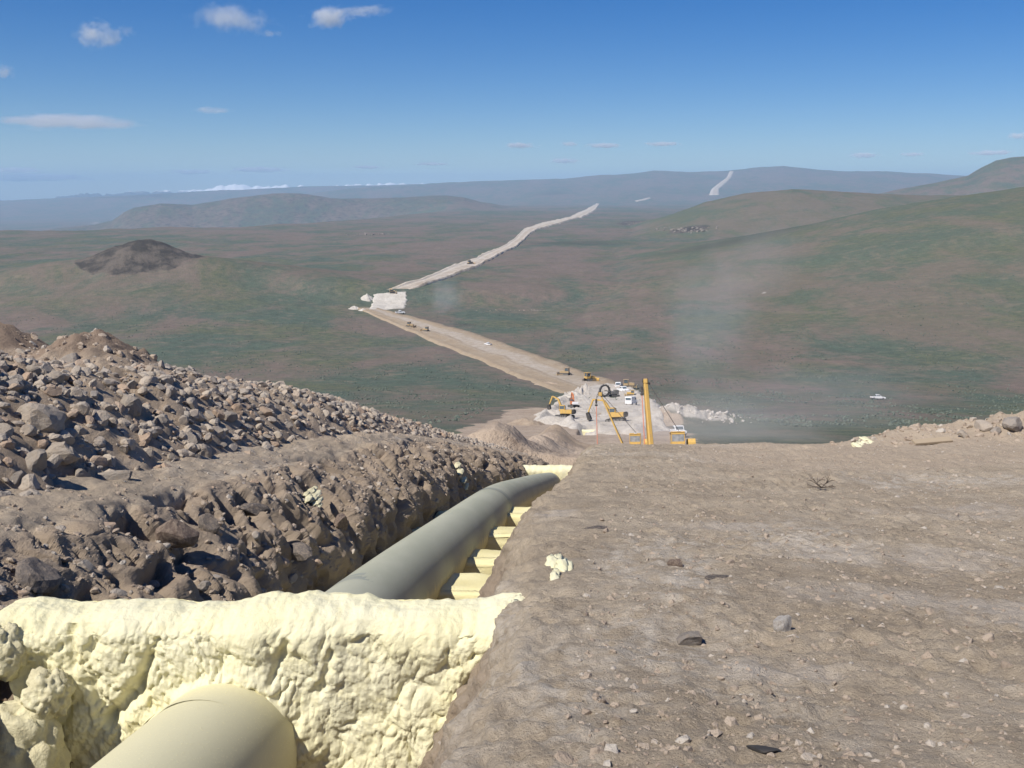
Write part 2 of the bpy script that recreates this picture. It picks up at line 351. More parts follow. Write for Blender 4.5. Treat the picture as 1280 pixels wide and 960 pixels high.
def H(x, y, want=False):
    x = np.asarray(x, float); y = np.asarray(y, float)
    r = np.hypot(x, y); az = np.arctan2(x, y)
    yy = np.where(y > 880, y+60*fbm(x/260, y*0+3.3, 0, 3)*sstep(860, 960, y), y)
    z = PROF(np.maximum(yy, -6))
    e = np.interp(az, EDGE[:, 0], EDGE[:, 1])
    redge = np.minimum(-95/np.minimum(e, -0.004), 16000)*(1+0.05*fbm(az*14, 2.2, 0, 3))
    drop = sstep(1.0, 1.9, r/redge)
    z = z-drop*np.where(az < 0.05, 190, 60)
    z = z+1.6*(np.abs(fbm(x/85, y/120, 6.4, 3))-0.4)*sstep(420, 700, r)*(1-sstep(3000, 6000, r))+0.5*fbm(x/38, y/55, 1.1, 3)*sstep(180, 420, r)*(1-sstep(1500, 3000, r)) + 2.6*fbm(x/240, y/300, 4.2, 4)*sstep(380, 1300, r) + 9*fbm(x/1500, y/1500, 7.7, 4)*sstep(1900, 5200, r)
    masks = {}
    for name, K, rc, rf, rb, rough, rs, sharp in LAYERS:
        ee = np.interp(az, K[:, 0], K[:, 1], left=-0.5, right=K[-1, 1])
        zc = ee*rc+rough*fbm(x/rs, y/rs, 3.0, 5)*0.55
        t = np.where(r < rc, np.clip((r-rf)/(rc-rf), 0, 1), np.clip((rb-r)/(rb-rc), 0, 1))
        s_ = t*t*(3-2*t)
        if name == 'right_hill': s_ = np.where(r < rc, 0.55*t**1.25+0.45*s_, s_)
        add = np.maximum(zc-z, 0)*s_
        masks[name] = sstep(3, 12, add) if rc < 3000 else sstep(20, 60, add)
        z = z+add
    # the butte on the left
    d = ray(186, 330); az0 = math.atan2(d[0], d[1]); r0 = 1040.0; bx, by = r0*math.sin(az0), r0*math.cos(az0)
    dx, dy = x-bx, y-by; q = np.hypot(dx/1.25, dy)
    skirt = 27*np.exp(-(q/130)**2)+5*np.exp(-(np.hypot(dx-40, dy+40)/260)**2)
    qq = np.hypot(np.where(dx < -10, (dx+10)/1.12, (dx+10)/1.12), dy/1.1)+7*fbm(x/22, y/22, 2.0, 4)
    cap = 11*(1-sstep(8, 56, qq))+3.5*(1-sstep(8, 30, np.hypot(dx-2, dy)))+1.3*fbm(x/12, y/12, 1.0, 3)*(1-sstep(30, 75, qq))
    z = z+skirt+cap
    masks['butte'] = 1-sstep(40, 64, qq); masks['skirt'] = sstep(4, 14, skirt)*(1-masks['butte'])
    # spoil heaps and side cast along the trench farther down the slope
    tt = x-XP(y)
    a = sstep(58, 80, y)*(1-sstep(150, 190, y))
    ridge = np.exp(-((tt+6.5-1.2*np.sin(y/11.0))/3.0)**2)*(2.3+1.8*fbm(y/17, x*0, 0.5, 3))
    ridge2 = np.exp(-((tt+17-2.5*np.sin(y/19.0+1))/5.0)**2)*(1.6+1.5*fbm(y/23, x/20, 8.5, 3))
    z = z+a*np.maximum(ridge+ridge2, 0)+a*0.35*fbm(x/3.0, y/3.0, 0.3, 4)
    masks['dirt'] = (sstep(-32, -23, tt+4*fbm(x/14, y/14, 6.6, 3)))*(1-sstep(15, 25, tt+6*fbm(x/14, y/14, 9.6, 4)))*(1-sstep(300, 370, y))
    # white dug-out heap right of the work pad
    hx, hy = HEAP
    masks['heap'] = np.exp(-(np.hypot((x-hx-4)/12, (y-hy)/9))**2)
    z = z+np.exp(-(np.hypot((x-hx)/8.5, (y-hy)/7.5))**2)*(4.6+1.5*fbm(x/3, y/3, 2.5, 4)) + np.exp(-(np.hypot((x-hx-12)/9, (y-hy-2)/5))**2)*(1.7+1.6*fbm(x/2.2, y/2.2, 3.5, 4))
    # trench cut near the third breaker
    tr = (1-sstep(1.2, 2.4, np.abs(tt+0.2)))*sstep(196, 206, y)*(1-sstep(224, 236, y))
    z = z-2.2*tr
    return (z, masks) if want else z
HEAP = (50.0, 260.0)
HFUN = None
def hit(u, v, tmax=26000.0, t0=60.0):
    hf = HFUN or H
    d = ray(u, v); d = d/math.hypot(d[0], d[1])
    t = np.exp(np.linspace(math.log(t0), math.log(tmax), 700)); z = d[2]*t
    k = np.nonzero(z < hf(d[0]*t, d[1]*t))[0]; k = k[0] if len(k) else len(t)-1
    t = np.linspace(t[max(k-1, 0)], t[k], 40); z = d[2]*t
    k = np.nonzero(z < hf(d[0]*t, d[1]*t))[0]; k = k[0] if len(k) else len(t)-1
    return np.array([d[0]*t[k], d[1]*t[k], d[2]*t[k]])
HEAP = tuple(hit(845, 528)[:2])

az = np.concatenate([np.linspace(R(-62), R(-29), 70, endpoint=False), np.linspace(R(-29), R(29), 940), np.linspace(R(29), R(62), 71)[1:]])
rr = np.exp(np.linspace(math.log(44), math.log(26500), 640))
RRg, AZg = np.meshgrid(rr, az, indexing='ij')
TX, TY = RRg*np.sin(AZg), RRg*np.cos(AZg)
TZ, mk = H(TX, TY, True)
sink = (TY < 73)*(TX-XP(TY) > -44)*(TX-XP(TY) < 60)
TZ = TZ-2.5*sink
def blob_mask(pts):
    m_ = np.zeros_like(TX)
    for (u, v, wpx, hpx) in pts:
        c = hit(u, v); rad = math.hypot(c[0], c[1]); da = wpx/F; a0 = math.atan2(c[0], c[1])
        e1 = hit(u, v+hpx); dr = abs(math.hypot(e1[0], e1[1])-rad)+3
        m_ = np.maximum(m_, np.exp(-((AZg-a0)/da)**2-((RRg-rad)/dr)**2))
    return m_
rocky = np.maximum(mk['butte']*0.95, np.maximum(mk['right_mesa']*0.38, np.maximum(mk['mid_mesa']*0.47, mk['plateau']*0.40)))
rocky = np.maximum(rocky, 0.85*blob_mask([(862, 287, 34, 5), (790, 279, 22, 3)]))
greener = np.maximum(mk['skirt']*0.3, np.maximum(mk['right_hill']*0.38, mk['back_hill']*0.45))
dark = blob_mask([(900, 305, 90, 5), (720, 304, 70, 3), (960, 290, 60, 8), (690, 242, 22, 2)])*0.9  # hill shade painted into the ground colour; last blob only a dark spot
pale = np.maximum(mk['heap']*0.95, blob_mask([(250, 279, 14, 1.2), (300, 278, 18, 1.0), (360, 268, 10, 1.0), (120, 280, 14, 1.0), (1060, 465, 70, 6), (955, 366, 8, 3), (200, 405, 10, 3), (130, 400, 12, 2), (680, 388, 60, 1.5)])*0.55)
rock_o = rocky
terr = np_mesh('terrain', np.stack([TX, TY, TZ], -1).reshape(-1, 3), grid_faces(len(rr), len(az))[:, ::-1], True,
               {'rocky': rocky, 'greener': greener, 'painted_shade': dark, 'pale': pale, 'dirt': mk['dirt'], 'snow': np.zeros_like(TX)})
tag(link_mesh('terrain', terr, M['terrain']), kind='structure')

def Hs(x, y):
    """height of the terrain mesh itself (bilinear in its polar grid)"""
    x = np.asarray(x, float); y = np.asarray(y, float)
    r = np.hypot(x, y); a = np.arctan2(x, y)
    i = np.clip(np.searchsorted(rr, r)-1, 0, len(rr)-2); j = np.clip(np.searchsorted(az, a)-1, 0, len(az)-2)
    f = np.clip((r-rr[i])/(rr[i+1]-rr[i]), 0, 1); g = np.clip((a-az[j])/(az[j+1]-az[j]), 0, 1)
    return (TZ[i, j]*(1-f)+TZ[i+1, j]*f)*(1-g)+(TZ[i, j+1]*(1-f)+TZ[i+1, j+1]*f)*g

HFUN = Hs
# snow mountains far behind the plateau
def snow_range():
    a = np.linspace(R(-40), R(4), 420); n = 26; r = 23500.0
    K = px_knots([(-600, 260), (-200, 257), (0, 253), (60, 249), (100, 240), (130, 242), (170, 238), (220, 238), (262, 235), (275, 230), (300, 229.5), (330, 232), (360, 230.5), (400, 234), (430, 230), (460, 229), (500, 228), (560, 230), (640, 236)])
    e = np.interp(a, K[:, 0], K[:, 1]); top = e*r-15+55*fbm(a*130, 0*a, 0, 5, 0.6)
    V = []; sn = []
    for i in range(n):
        q = i/(n-1)*2-1; hgt = 1-abs(q)**1.1
        R_ = r+q*3200
        z = -250+(top+250)*hgt+(1-hgt)*160*fbm(a*110, q*3+0*a, 0, 4)
        V.append(np.stack([R_*np.sin(a), R_*np.cos(a), z], -1)); sn.append(np.clip((z+45)/110, 0, 1))
    me = np_mesh('snow_mountains', np.concatenate(V), grid_faces(n, len(a))[:, ::-1], True, {'snow': np.concatenate(sn), 'rocky': np.full(n*len(a), 0.9), 'greener': np.zeros(n*len(a)), 'painted_shade': np.zeros(n*len(a)), 'pale': np.zeros(n*len(a)), 'dirt': np.zeros(n*len(a))})
    tag(link_mesh('snow_mountains', me, M['terrain']), kind='structure')
snow_range()

# graded right of way: strips between two edges, draped on the terrain
def strip(name, pairs, mat, na=14, step=None, lift=0.25, berm=0.9, wa=0.035):
    L = [hit(*p[0]) for p in pairs]; Rr = [hit(*p[1]) for p in pairs]
    L = np.array(L); Rr = np.array(Rr)
    d = np.concatenate([[0], np.cumsum(np.linalg.norm(np.diff((L+Rr)[:, :2]/2, axis=0), axis=1))])
    n = int(max(20, min(420, d[-1]/(step or 6))))
    q = np.linspace(0, d[-1], n)
    cl = [Curve(np.stack([d, L[:, k]], 1))(q) for k in (0, 1)]; cr = [Curve(np.stack([d, Rr[:, k]], 1))(q) for k in (0, 1)]
    f = np.linspace(0, 1, na)
    X = cl[0][:, None]*(1-f)+cr[0][:, None]*f; Y = cl[1][:, None]*(1-f)+cr[1][:, None]*f
    wob = wa*fbm(q/28, 0*q, 1.7, 5, 0.6)[:, None]*np.where(f < .5, 1, -1)
    X = X+(cr[0]-cl[0])[:, None]*wob*(np.abs(f-.5)*2); Y = Y+(cr[1]-cl[1])[:, None]*wob*(np.abs(f-.5)*2)
    rad = np.hypot(X, Y)
    edge = np.maximum(np.exp(-((f-0.06)/0.07)**2), np.exp(-((f-0.93)/0.06)**2))[None, :]
    Z = Hs(X, Y)+lift+0.0005*rad+berm*edge*(0.7+0.6*fbm(q/30, 0*q, 3.1, 3)[:, None])-0.0*rad
    Z[:, 0] = Hs(X[:, 0], Y[:, 0])-0.5; Z[:, -1] = Hs(X[:, -1], Y[:, -1])-0.5
    Z[0] = Hs(X[0], Y[0])-0.6; Z[-1] = Hs(X[-1], Y[-1])-0.6
    me = np_mesh(name, np.stack([X, Y, Z], -1).reshape(-1, 3), grid_faces(n, na), True, {'across': np.broadcast_to(f, X.shape)})
    return tag(link_mesh(name, me, mat), kind='structure')
strip('road', [((700, 492), (800, 492)), ((672, 481), (768, 478)), ((640, 469), (712, 459)), ((590, 448), (648, 436)), ((540, 428), (585, 415)), ((492, 406), (528, 400)), ((455, 390), (490, 390)), ((441, 384.5), (472, 386))], M['road'], 20, 4)
strip('road', [((468, 366.5), (509, 363.5)), ((490, 361.5), (522, 360)), ((520, 352), (545, 352)), ((560, 335.5), (577, 341)), ((600, 321), (612, 326)), ((634, 305.5), (645, 309)),
      ((654, 288), (667, 290)), ((674, 280.5), (690, 282)), ((700, 275), (714, 275)), ((722, 267), (736, 268)), ((745, 254.5), (749, 255))], M['road_pale'], 18, 7, 0.5, 2.2, 0.10)
strip('road', [((886, 244), (899, 244)), ((890, 236), (899, 236)), ((896, 231), (904, 231.5)), ((906, 224), (911, 225)), ((912, 214.6), (917.5, 214.6))], M['road_pale'], 6, 40, 3, 0)
strip('road', [((793, 251.5), (797, 252)), ((803, 249.5), (806, 250.5)), ((812, 247.5), (814, 248))], M['road_pale'], 6, 60, 3, 0)
# white cut face where the strip climbs the bluff
def ramp():
    bl, br = hit(462, 388), hit(506, 385.5); tl, tr = hit(466, 368), hit(509, 364.5)
    n, m_ = 40, 40; a = np.linspace(0, 1, n)[:, None]; b = np.linspace(0, 1, m_)[None, :]
    P3 = [(bl[k]*(1-b)+br[k]*b)*(1-a)+(tl[k]*(1-b)+tr[k]*b)*a for k in range(3)]
    wob = 3.5*fbm(P3[1]/9, 0*P3[1], 2.0, 4)*(np.abs(b-0.5)*2)**3; P3[0] = P3[0]+wob
    Z = Hs(P3[0], P3[1]); Z2 = Z+0.7+0.35*fbm(P3[0]/6, P3[1]/16, 0, 4)
    Z2[0] = Z[0]-0.6; Z2[-1] = Z[-1]-0.5; Z2[:, 0] = Z[:, 0]-0.5; Z2[:, -1] = Z[:, -1]-0.5
    me = np_mesh('cut_bank', np.stack([P3[0], P3[1], Z2], -1).reshape(-1, 3), grid_faces(n, m_), True)
    tag(link_mesh('cut_bank', me, M['white_cut']), kind='structure')
ramp()
# crushed-rock work pad
def work_pad():
    outline = [(662, 530), (672, 519), (690, 508), (706, 491), (722, 486), (735, 483), (775, 480), (800, 490), (822, 503), (830, 520), (836, 538), (800, 545), (750, 543), (715, 536), (690, 531)]
    C3 = hit(745, 520); pts = np.array([hit(*p) for p in outline])
    n = 156; m_ = 30
    q = np.linspace(0, len(pts), n, endpoint=False); i = q.astype(int); w_ = (q-i)[:, None]; w_ = w_*w_*(3-2*w_)*0.5+w_*0.5
    B = pts[i]*(1-w_)+pts[(i+1) % len(pts)]*w_; B = C3+(B-C3)*(1+0.07*fbm(B[:, 0]/5, B[:, 1]/9, 0, 4))[:, None]
    f = np.linspace(0.0, 1, m_)[:, None]
    X = C3[0]+f*(B[:, 0]-C3[0]); Y = C3[1]+f*(B[:, 1]-C3[1])
    Z = Hs(X, Y)+0.3+0.6*fbm(X/6, Y/6, 0, 5)+(1.0+1.6*fbm(X/9, Y/9, 5.0, 3))*np.exp(-((f-0.88)/0.08)**2)
    Z[-1] = Hs(X[-1], Y[-1])-0.5
    me = np_mesh('work_pad', np.stack([X, Y, Z], -1).reshape(-1, 3), grid_faces(m_, n, True), True)
    tag(link_mesh('work_pad', me, M['crushed']), kind='structure')
work_pad()

# ------------------------------------------------------------------ near slope: bank, trench, ledge (one sheet)
HP = Curve([(-6, 1.6), (8, 1.6), (14.7, 1.55), (24, 1.2), (35, 0.75), (52, 0.45), (68, 0.25), (76, 0.0)])
def berm_h(s, t):
    a = sstep(9.2, 16.5, t)*np.exp(-((s-27.2+0.05*(t-12))/1.9)**2)
    return a*(1.25+0.45*fbm(s/0.9, t/0.9, 4.0, 4))+np.exp(-((s-26.8)/1.2)**2-((t-11)/1.6)**2)*0.25
def bank_h(s, t):
    """height over the profile line on the right bank"""
    b = 0.07*fbm(s/2.6, t/2.6, 0.0, 3)+0.03*fbm(s/0.55, t/0.55, 2.0, 3)
    near = 1-sstep(14, 30, s)
    f1, f2, v = worley(s/0.17, t/0.17, 0.5)
    b = b+near*0.034*(v-0.35)*np.sqrt(np.clip(1-(f1/0.62)**2, 0, 1))
    rough = 0.5+0.5*sstep(-0.2, 0.5, fbm(s/1.7, t/1.7, 7.0, 3))
    b = b+0.036*rough*fbm(s/0.11, t/0.13, 5.0, 3)*(1-sstep(20, 40, s))
    b = b+0.05*sstep(18, 26, s)*np.cos((t-9+0.35*(s-20))*1.5)*np.exp(-((t-9+0.35*(s-20))/4)**2)      # wheel ruts over the brow
    return b+berm_h(s, t)
PR = np.array([(-60, 0.9), (-44, 0.8), (-13, 0.55), (-3.6, 0.40), (-2.9, 0.27), (-2.45, 0.12), (-2.1, -0.08), (-1.75, -0.28), (-1.45, -0.50), (-1.2, -0.80), (-1.05, -1.15), (-0.98, -1.7), (-0.9, -2.2),
               (0.9, -2.25), (1.35, -2.2), (1.62, -1.6), (1.9, -1.0), (2.15, -0.45), (2.32, -0.14), (2.5, -0.03), (2.8, 0.0), (14, 0.0), (64, 0.0)], float)
def near_ground():
    cu = np.concatenate([[0], np.cumsum(np.hypot(np.diff(PR[:, 0]), np.diff(PR[:, 1])))])
    key = {i: cu[i] for i in range(len(cu))}
    seg = [np.linspace(key[0], key[2], 30, endpoint=False), np.linspace(key[2], key[3], 60, endpoint=False), np.linspace(key[3], key[12], 215, endpoint=False), np.linspace(key[12], key[14], 40, endpoint=False),
           np.linspace(key[14], key[20], 150, endpoint=False), np.linspace(key[20], key[21], 430, endpoint=False), np.linspace(key[21], key[22], 70)]
    c = np.concatenate(seg)
    t0 = np.interp(c, cu, PR[:, 0]); h0 = np.interp(c, cu, PR[:, 1])
    k = np.ones(9)/9; sm = lambda a: np.concatenate([a[:4], np.convolve(a, k, 'valid'), a[-4:]])
    t0s, h0s = sm(t0), sm(h0)
    dt, dh = np.gradient(t0s, c), np.gradient(h0s, c); ln = np.hypot(dt, dh); nt_, nh = -dh/ln, dt/ln
    s = [-5.0]
    while s[-1] < 76: s.append(s[-1]+max(0.03, 0.0052*abs(s[-1])))
    s = np.array(s)
    Sg, C = np.meshgrid(s, c, indexing='ij'); T0 = np.broadcast_to(t0s, Sg.shape); H0 = np.broadcast_to(h0s, Sg.shape)
    left = (sstep(-2.75, -2.25, T0)*(1-sstep(-1.0, -0.6, T0)))
    right = sstep(0.9, 1.4, T0)*(1-sstep(2.3, 2.9, T0))
    bank = sstep(1.9, 2.8, T0)
    ledge = 1-sstep(-2.8, -2.2, T0)
    # profile wander along the trench
    wl = left*(0.22*fbm(Sg/1.9, 0*Sg, 3.3, 3)); wr = right*(0.10*fbm(Sg/1.3, 0*Sg, 8.3, 3))
    g1, g2, gv = worley(Sg/0.21, C/0.19, 3.2); f1, f2, v = worley(Sg/0.42+0.3*C, C/0.36, 0.2)
    cr = np.clip(1-np.abs(perlin(Sg/0.62+0.55*C, C/1.5, 2.0))*3.2, 0, 1)**1.5*sstep(-0.25, 0.3, fbm(Sg/1.4, C/0.9, 9.0, 2))
    cr2 = np.clip(1-np.abs(perlin(Sg/0.27+1.1*C, C/0.7, 6.0))*3.5, 0, 1)**2*sstep(-0.1, 0.4, fbm(Sg/0.8, C/0.8, 4.0, 2))
    big_ = fbm(Sg/1.5+0.4*C, C/1.2, 5.5, 3, 0.5)
    dl = left*(0.19*big_+0.05*fbm(Sg/0.42, C/0.36, 3.5, 5, 0.58)*(0.4+0.6*sstep(-0.3, 0.4, fbm(Sg/1.1, C/0.9, 8.1, 2)))+(v-0.5)*0.05*sstep(0.02, 0.10, f2)-0.50*cr-0.16*cr2)
    lip = sstep(1.0, 1.6, T0)*(1-sstep(2.5, 3.4, T0)); shiftR = lip*(0.40*np.exp(-((Sg-12.3)/3.6)**2)+0.06*fbm(Sg/1.1, 0*Sg, 2.7, 3))
    dr = right*(0.07*fbm(Sg/0.5, C/0.4, 2.2, 4)+(gv-0.5)*0.05*np.clip(g2/0.3, 0, 1)+0.025*fbm(Sg/0.1, C/0.1, 6.0, 3))
    dfl = (1-left)*(1-right)*(1-bank)*(1-ledge)*0.06*fbm(Sg/0.4, C/0.4, 3.0, 4)
    dg = ledge*(0.09*fbm(Sg/1.1, C/1.1, 1.0, 4)+0.03*fbm(Sg/0.2, C/0.2, 4.0, 3)*(1-sstep(22, 40, Sg)))
    D = dl+dr+dfl+dg+bank*bank_h(Sg, T0)
    T = T0+nt_*D*np.where(bank > 0.99, 0, 1)+wl-wr*0; T = T-wr-shiftR
    Hh = H0+np.where(bank > 0.99, D, nh*D)
    X = XP(Sg)+T; Z = PROF(Sg)+Hh
    # nearer than the first breaker the left flank keeps higher and steeper
    pp = np.zeros_like(X)
    for (u_, v_, ru, rs) in [(1268, 765, 1.0, 0.9), (1110, 745, 1.3, 0.5), (1180, 700, 1.6, 0.7), (1010, 690, 1.0, 0.6), (900, 655, 0.8, 0.6), (1240, 640, 2.0, 0.8), (980, 830, 0.5, 0.3), (690, 640, 0.5, 0.8)]:
        d_ = ray(u_, v_); d_ = d_/d_[1]; q_ = np.linspace(3, 60, 3000); k_ = np.nonzero(d_[2]*q_ < PROF(q_))[0][0]
        pp = np.maximum(pp, np.exp(-((X-d_[0]*q_[k_])/ru)**2-((Sg-q_[k_])/rs)**2))
    tk = sstep(15, 19, Sg+1.5*fbm(Sg/3, T0/3, 1.0, 2))*sstep(2.8, 6, T0)+0.7*(1-sstep(-2.6, -2.0, T0))
    cut = np.maximum(left, 0.75*right*(1-sstep(2.1, 2.5, T0)))
    me = np_mesh('ground', np.stack([X, Sg, Z], -1).reshape(-1, 3), grid_faces(len(s), len(c))[:, ::-1], True, {'palepatch': pp, 'tracked': tk, 'cutface': cut})
    tc = np.broadcast_to(((t0s[1:]+t0s[:-1])/2)[None, :], (len(s)-1, len(c)-1)).ravel(); me.polygons.foreach_set('use_smooth', ~((tc > -2.5) & (tc < -0.9)))
    tag(link_mesh('ground', me, M['bank']), kind='structure')
    return c, t0s, h0s, s, X, Z
GC, GT, GH, GS, GX, GZ = near_ground()
def near_surface(s, t):
    """point on the near ground sheet for profile coordinate t (outside the trench)"""
    i = np.clip(np.searchsorted(GS, s)-1, 0, len(GS)-2); j = np.clip(np.searchsorted(GT, t), 0, len(GT)-1)
    return np.stack([GX[i, j], GS[i], GZ[i, j]], -1)

# long heap of rubble on the left
def pile_h(s, t):
    q = -(t+3.45)+0.25*fbm(s/1.4, 0*s, 2.0, 3); top = HP(s)
    wdt = 1.55*top+0.3
    up = np.clip(q/np.maximum(wdt, 0.2), 0, 1); dn = np.clip((11.5-q-0.0*s)/4.5, 0, 1)
    h = top*np.sin(up*math.pi/2)**0.9*dn*dn*(3-2*dn)
    h = h*(1+0.10*fbm(s/3.0, t/3.0, 1.0, 3))
    h = h+(0.10*fbm(s/0.9, t/0.9, 6.0, 3))*np.clip(q/0.8, 0, 1)*np.clip(top, 0, 1)
    h = h+1.0*np.exp(-((s-21.5)/1.7)**2-((t+8.3)/1.25)**2)+1.5*np.exp(-((s-23)/1.9)**2-((t+11.4)/1.5)**2)
    return np.where(q > 0, 0.32+h, 0.32-0.5*np.clip(-q, 0, 1))
def spoil_pile():
    s = [3.0]
    while s[-1] < 76: s.append(s[-1]+max(0.045, 0.006*s[-1]))
    s = np.array(s); t = -np.concatenate([np.linspace(2.95, 9.5, 230, endpoint=False), np.linspace(9.5, 15, 60)])[::-1]
    Sg, T = np.meshgrid(s, t, indexing='ij')
    f1, f2, v = worley(Sg/0.3, T/0.3, 1.5)
    Z = PROF(Sg)+pile_h(Sg, T)+0.10*(v-0.3)*np.sqrt(np.clip(1-(f1/0.7)**2, 0, 1))*(1-sstep(30, 50, Sg))+0.05*fbm(Sg/0.22, T/0.22, 2.0, 3)
    de = np.maximum(np.exp(-((Sg-21.8)/1.9)**2-((T+8.6)/1.6)**2), np.exp(-((Sg-23)/2.2)**2-((T+11.4)/1.8)**2)); Z = Z+0.09*de*fbm(Sg/0.35, T/0.35, 4.0, 4)
    me = np_mesh('spoil_pile', np.stack([XP(Sg)+T, Sg, Z], -1).reshape(-1, 3), grid_faces(len(s), len(t))[:, ::-1], True, {'darkearth': de})
    tag(link_mesh('spoil_pile', me, M['spoil']), 'long brown heap of earth and broken rock beside the trench', 'spoil pile')
spoil_pile()

# ------------------------------------------------------------------ rocks
def ico(sub):
    bm = bmesh.new(); bmesh.ops.create_icosphere(bm, subdivisions=sub, radius=1.0)
    V = np.array([v.co[:] for v in bm.verts]); Fc = np.array([[v.index for v in f.verts] for f in bm.faces]); bm.free(); return V, Fc
ICO = {k: ico(k) for k in (1, 2, 3, 4, 5)}
def rock_shape(sub, seed, cuts=9, flat=0.72):
    g = np.random.default_rng(seed); V, Fc = ICO[sub]; V = V.copy()
    for _ in range(cuts):
        n = g.normal(size=3); n /= np.linalg.norm(n); d = g.uniform(0.45, 0.85)
        V = V-np.maximum(V@n-d, 0)[:, None]*n
    V = V*(1+0.10*fbm(V[:, 0]*1.7+seed, V[:, 1]*1.7, V[:, 2]*1.7, 3)[:, None])
    V = V*np.array([1.0, g.uniform(0.65, 0.95), g.uniform(0.5, flat)])
    V = V/np.abs(V).max(); return V, Fc
def rot_rand(g, n, tilt=0.6):
    a = g.uniform(0, 2*math.pi, n); b = g.normal(0, tilt, n); c = g.normal(0, tilt, n)
    ca, sa, cb, sb, cc, sc = np.cos(a), np.sin(a), np.cos(b), np.sin(b), np.cos(c), np.sin(c)
    Rz = np.zeros((n, 3, 3)); Rz[:, 0, 0] = ca; Rz[:, 0, 1] = -sa; Rz[:, 1, 0] = sa; Rz[:, 1, 1] = ca; Rz[:, 2, 2] = 1
    Rx = np.zeros((n, 3, 3)); Rx[:, 0, 0] = 1; Rx[:, 1, 1] = cb; Rx[:, 1, 2] = -sb; Rx[:, 2, 1] = sb; Rx[:, 2, 2] = cb
    Ry = np.zeros((n, 3, 3)); Ry[:, 0, 0] = cc; Ry[:, 0, 2] = sc; Ry[:, 2, 0] = -sc; Ry[:, 2, 2] = cc; Ry[:, 1, 1] = 1
    return Rz@Rx@Ry
def scatter(name, P, size, sub, mat, seed, smooth=False, cuts=9, flat=0.72):
    g = np.random.default_rng(seed); n = len(P); nv = 10; shapes = [rock_shape(sub, seed*100+i, cuts, flat) for i in range(nv)]
    Vs, Fs, To = [], [], []; off = 0; which = g.integers(0, nv, n); Rm = rot_rand(g, n); tone = g.random(n)
    for k in range(nv):
        idx = np.nonzero(which == k)[0]
        if not len(idx): continue
        V, Fc = shapes[k]
        W = np.einsum('nij,vj->nvi', Rm[idx], V)*size[idx][:, None, None]+P[idx][:, None, :]
        Vs.append(W.reshape(-1, 3)); Fs.append((Fc[None]+(np.arange(len(idx))*len(V))[:, None, None]+off).reshape(-1, 3))
        To.append(np.repeat(tone[idx], len(V))); off += len(idx)*len(V)
    return link_mesh(name, np_mesh(name, np.concatenate(Vs), np.concatenate(Fs), smooth, {'tone': np.concatenate(To)}), mat)
def pile_point(s, t):
    return np.stack([XP(s)+t, s, PROF(s)+pile_h(s, t)], -1)
# rubble covering the heap
g = np.random.default_rng(21)
n = 26000; s_ = 6+62*g.random(n)**1.6; t_ = -3.2-g.random(n)**0.9*5.2
sz = 0.022+0.13*g.random(n)**2.9; dens = fbm(s_/2.2, t_/1.4, 3.0, 3)
keep = (g.random(n) < np.clip(0.8+0.7*dens, 0.3, 1))*~((s_ > 19.3) & (s_ < 25) & (t_ < -6.9)); s_, t_, sz = s_[keep], t_[keep], sz[keep]
P_ = pile_point(s_, t_); P_[:, 2] += sz*0.2; bigq = sz > 0.05
o = scatter('rubble', P_[bigq], sz[bigq], 2, M['rock'], 31)
tag(o, 'mass of broken stones covering the heap along the trench', 'rubble', kind='stuff')
o = scatter('rubble', P_[~bigq], sz[~bigq], 1, M['rock'], 32, False, 5)
tag(o, 'fine stony rubble between the larger stones of the heap along the trench', 'rubble', kind='stuff')
gm = np.random.default_rng(24); sm_ = gm.uniform(19, 25, 1300); tm_ = gm.uniform(-13, -6.8, 1300); Pm = pile_point(sm_, tm_)
o = scatter('clods', Pm, 0.02+0.10*gm.random(1300)**4, 2, M['clod'], 33); tag(o, 'brown clods on the two earth mounds behind the heap', 'clods', kind='stuff')
# 300 largest stones, each its own object
ROCKM = []
for k in range(16):
    V, Fc = rock_shape(3, 900+k, 11, 0.8)
    me = np_mesh('rock', V, Fc, False, {'tone': np.full(len(V), 0.0)}); me.materials.append(M['rock']); ROCKM.append(me)
DARKM = []
for k in range(5):
    V, Fc = rock_shape(3, 950+k, 8, 0.9)
    me = np_mesh('rock', V, Fc, False, {'tone': np.full(len(V), 0.0)}); me.materials.append(M['rock_dark']); DARKM.append(me)
def surf_ray(u, v, lift=0.0):
    """where a photo line of sight meets the near ground, heap or bank"""
    d = ray(u, v); d = d/d[1]; s = np.linspace(3, 74, 6000); x = d[0]*s; z = d[2]*s; t = x-XP(s)
    gp = PROF(s)+pile_h(s, t)
    h = np.where(t < -3.2, gp, np.where(t > 2.5, PROF(s)+bank_h(s, t), PROF(s)+np.interp(t, PR[:, 0], PR[:, 1])))
    k = np.nonzero(z < h+lift)[0]; k = k[0] if len(k) else -1
    return np.array([x[k], s[k], z[k]])
def rock(loc, size, label, group=None, me=None, rot=None, name='rock', cat='rock', sc=(1, 1, 1)):
    o = bpy.data.objects.new(name, me or random.choice(ROCKM)); COL.objects.link(o)
    o.location = loc; o.scale = [size*k for k in sc]
    o.rotation_euler = rot or (random.gauss(0, 0.4), random.gauss(0, 0.4), random.uniform(0, 6.28))
    return tag(o, label, cat, group)
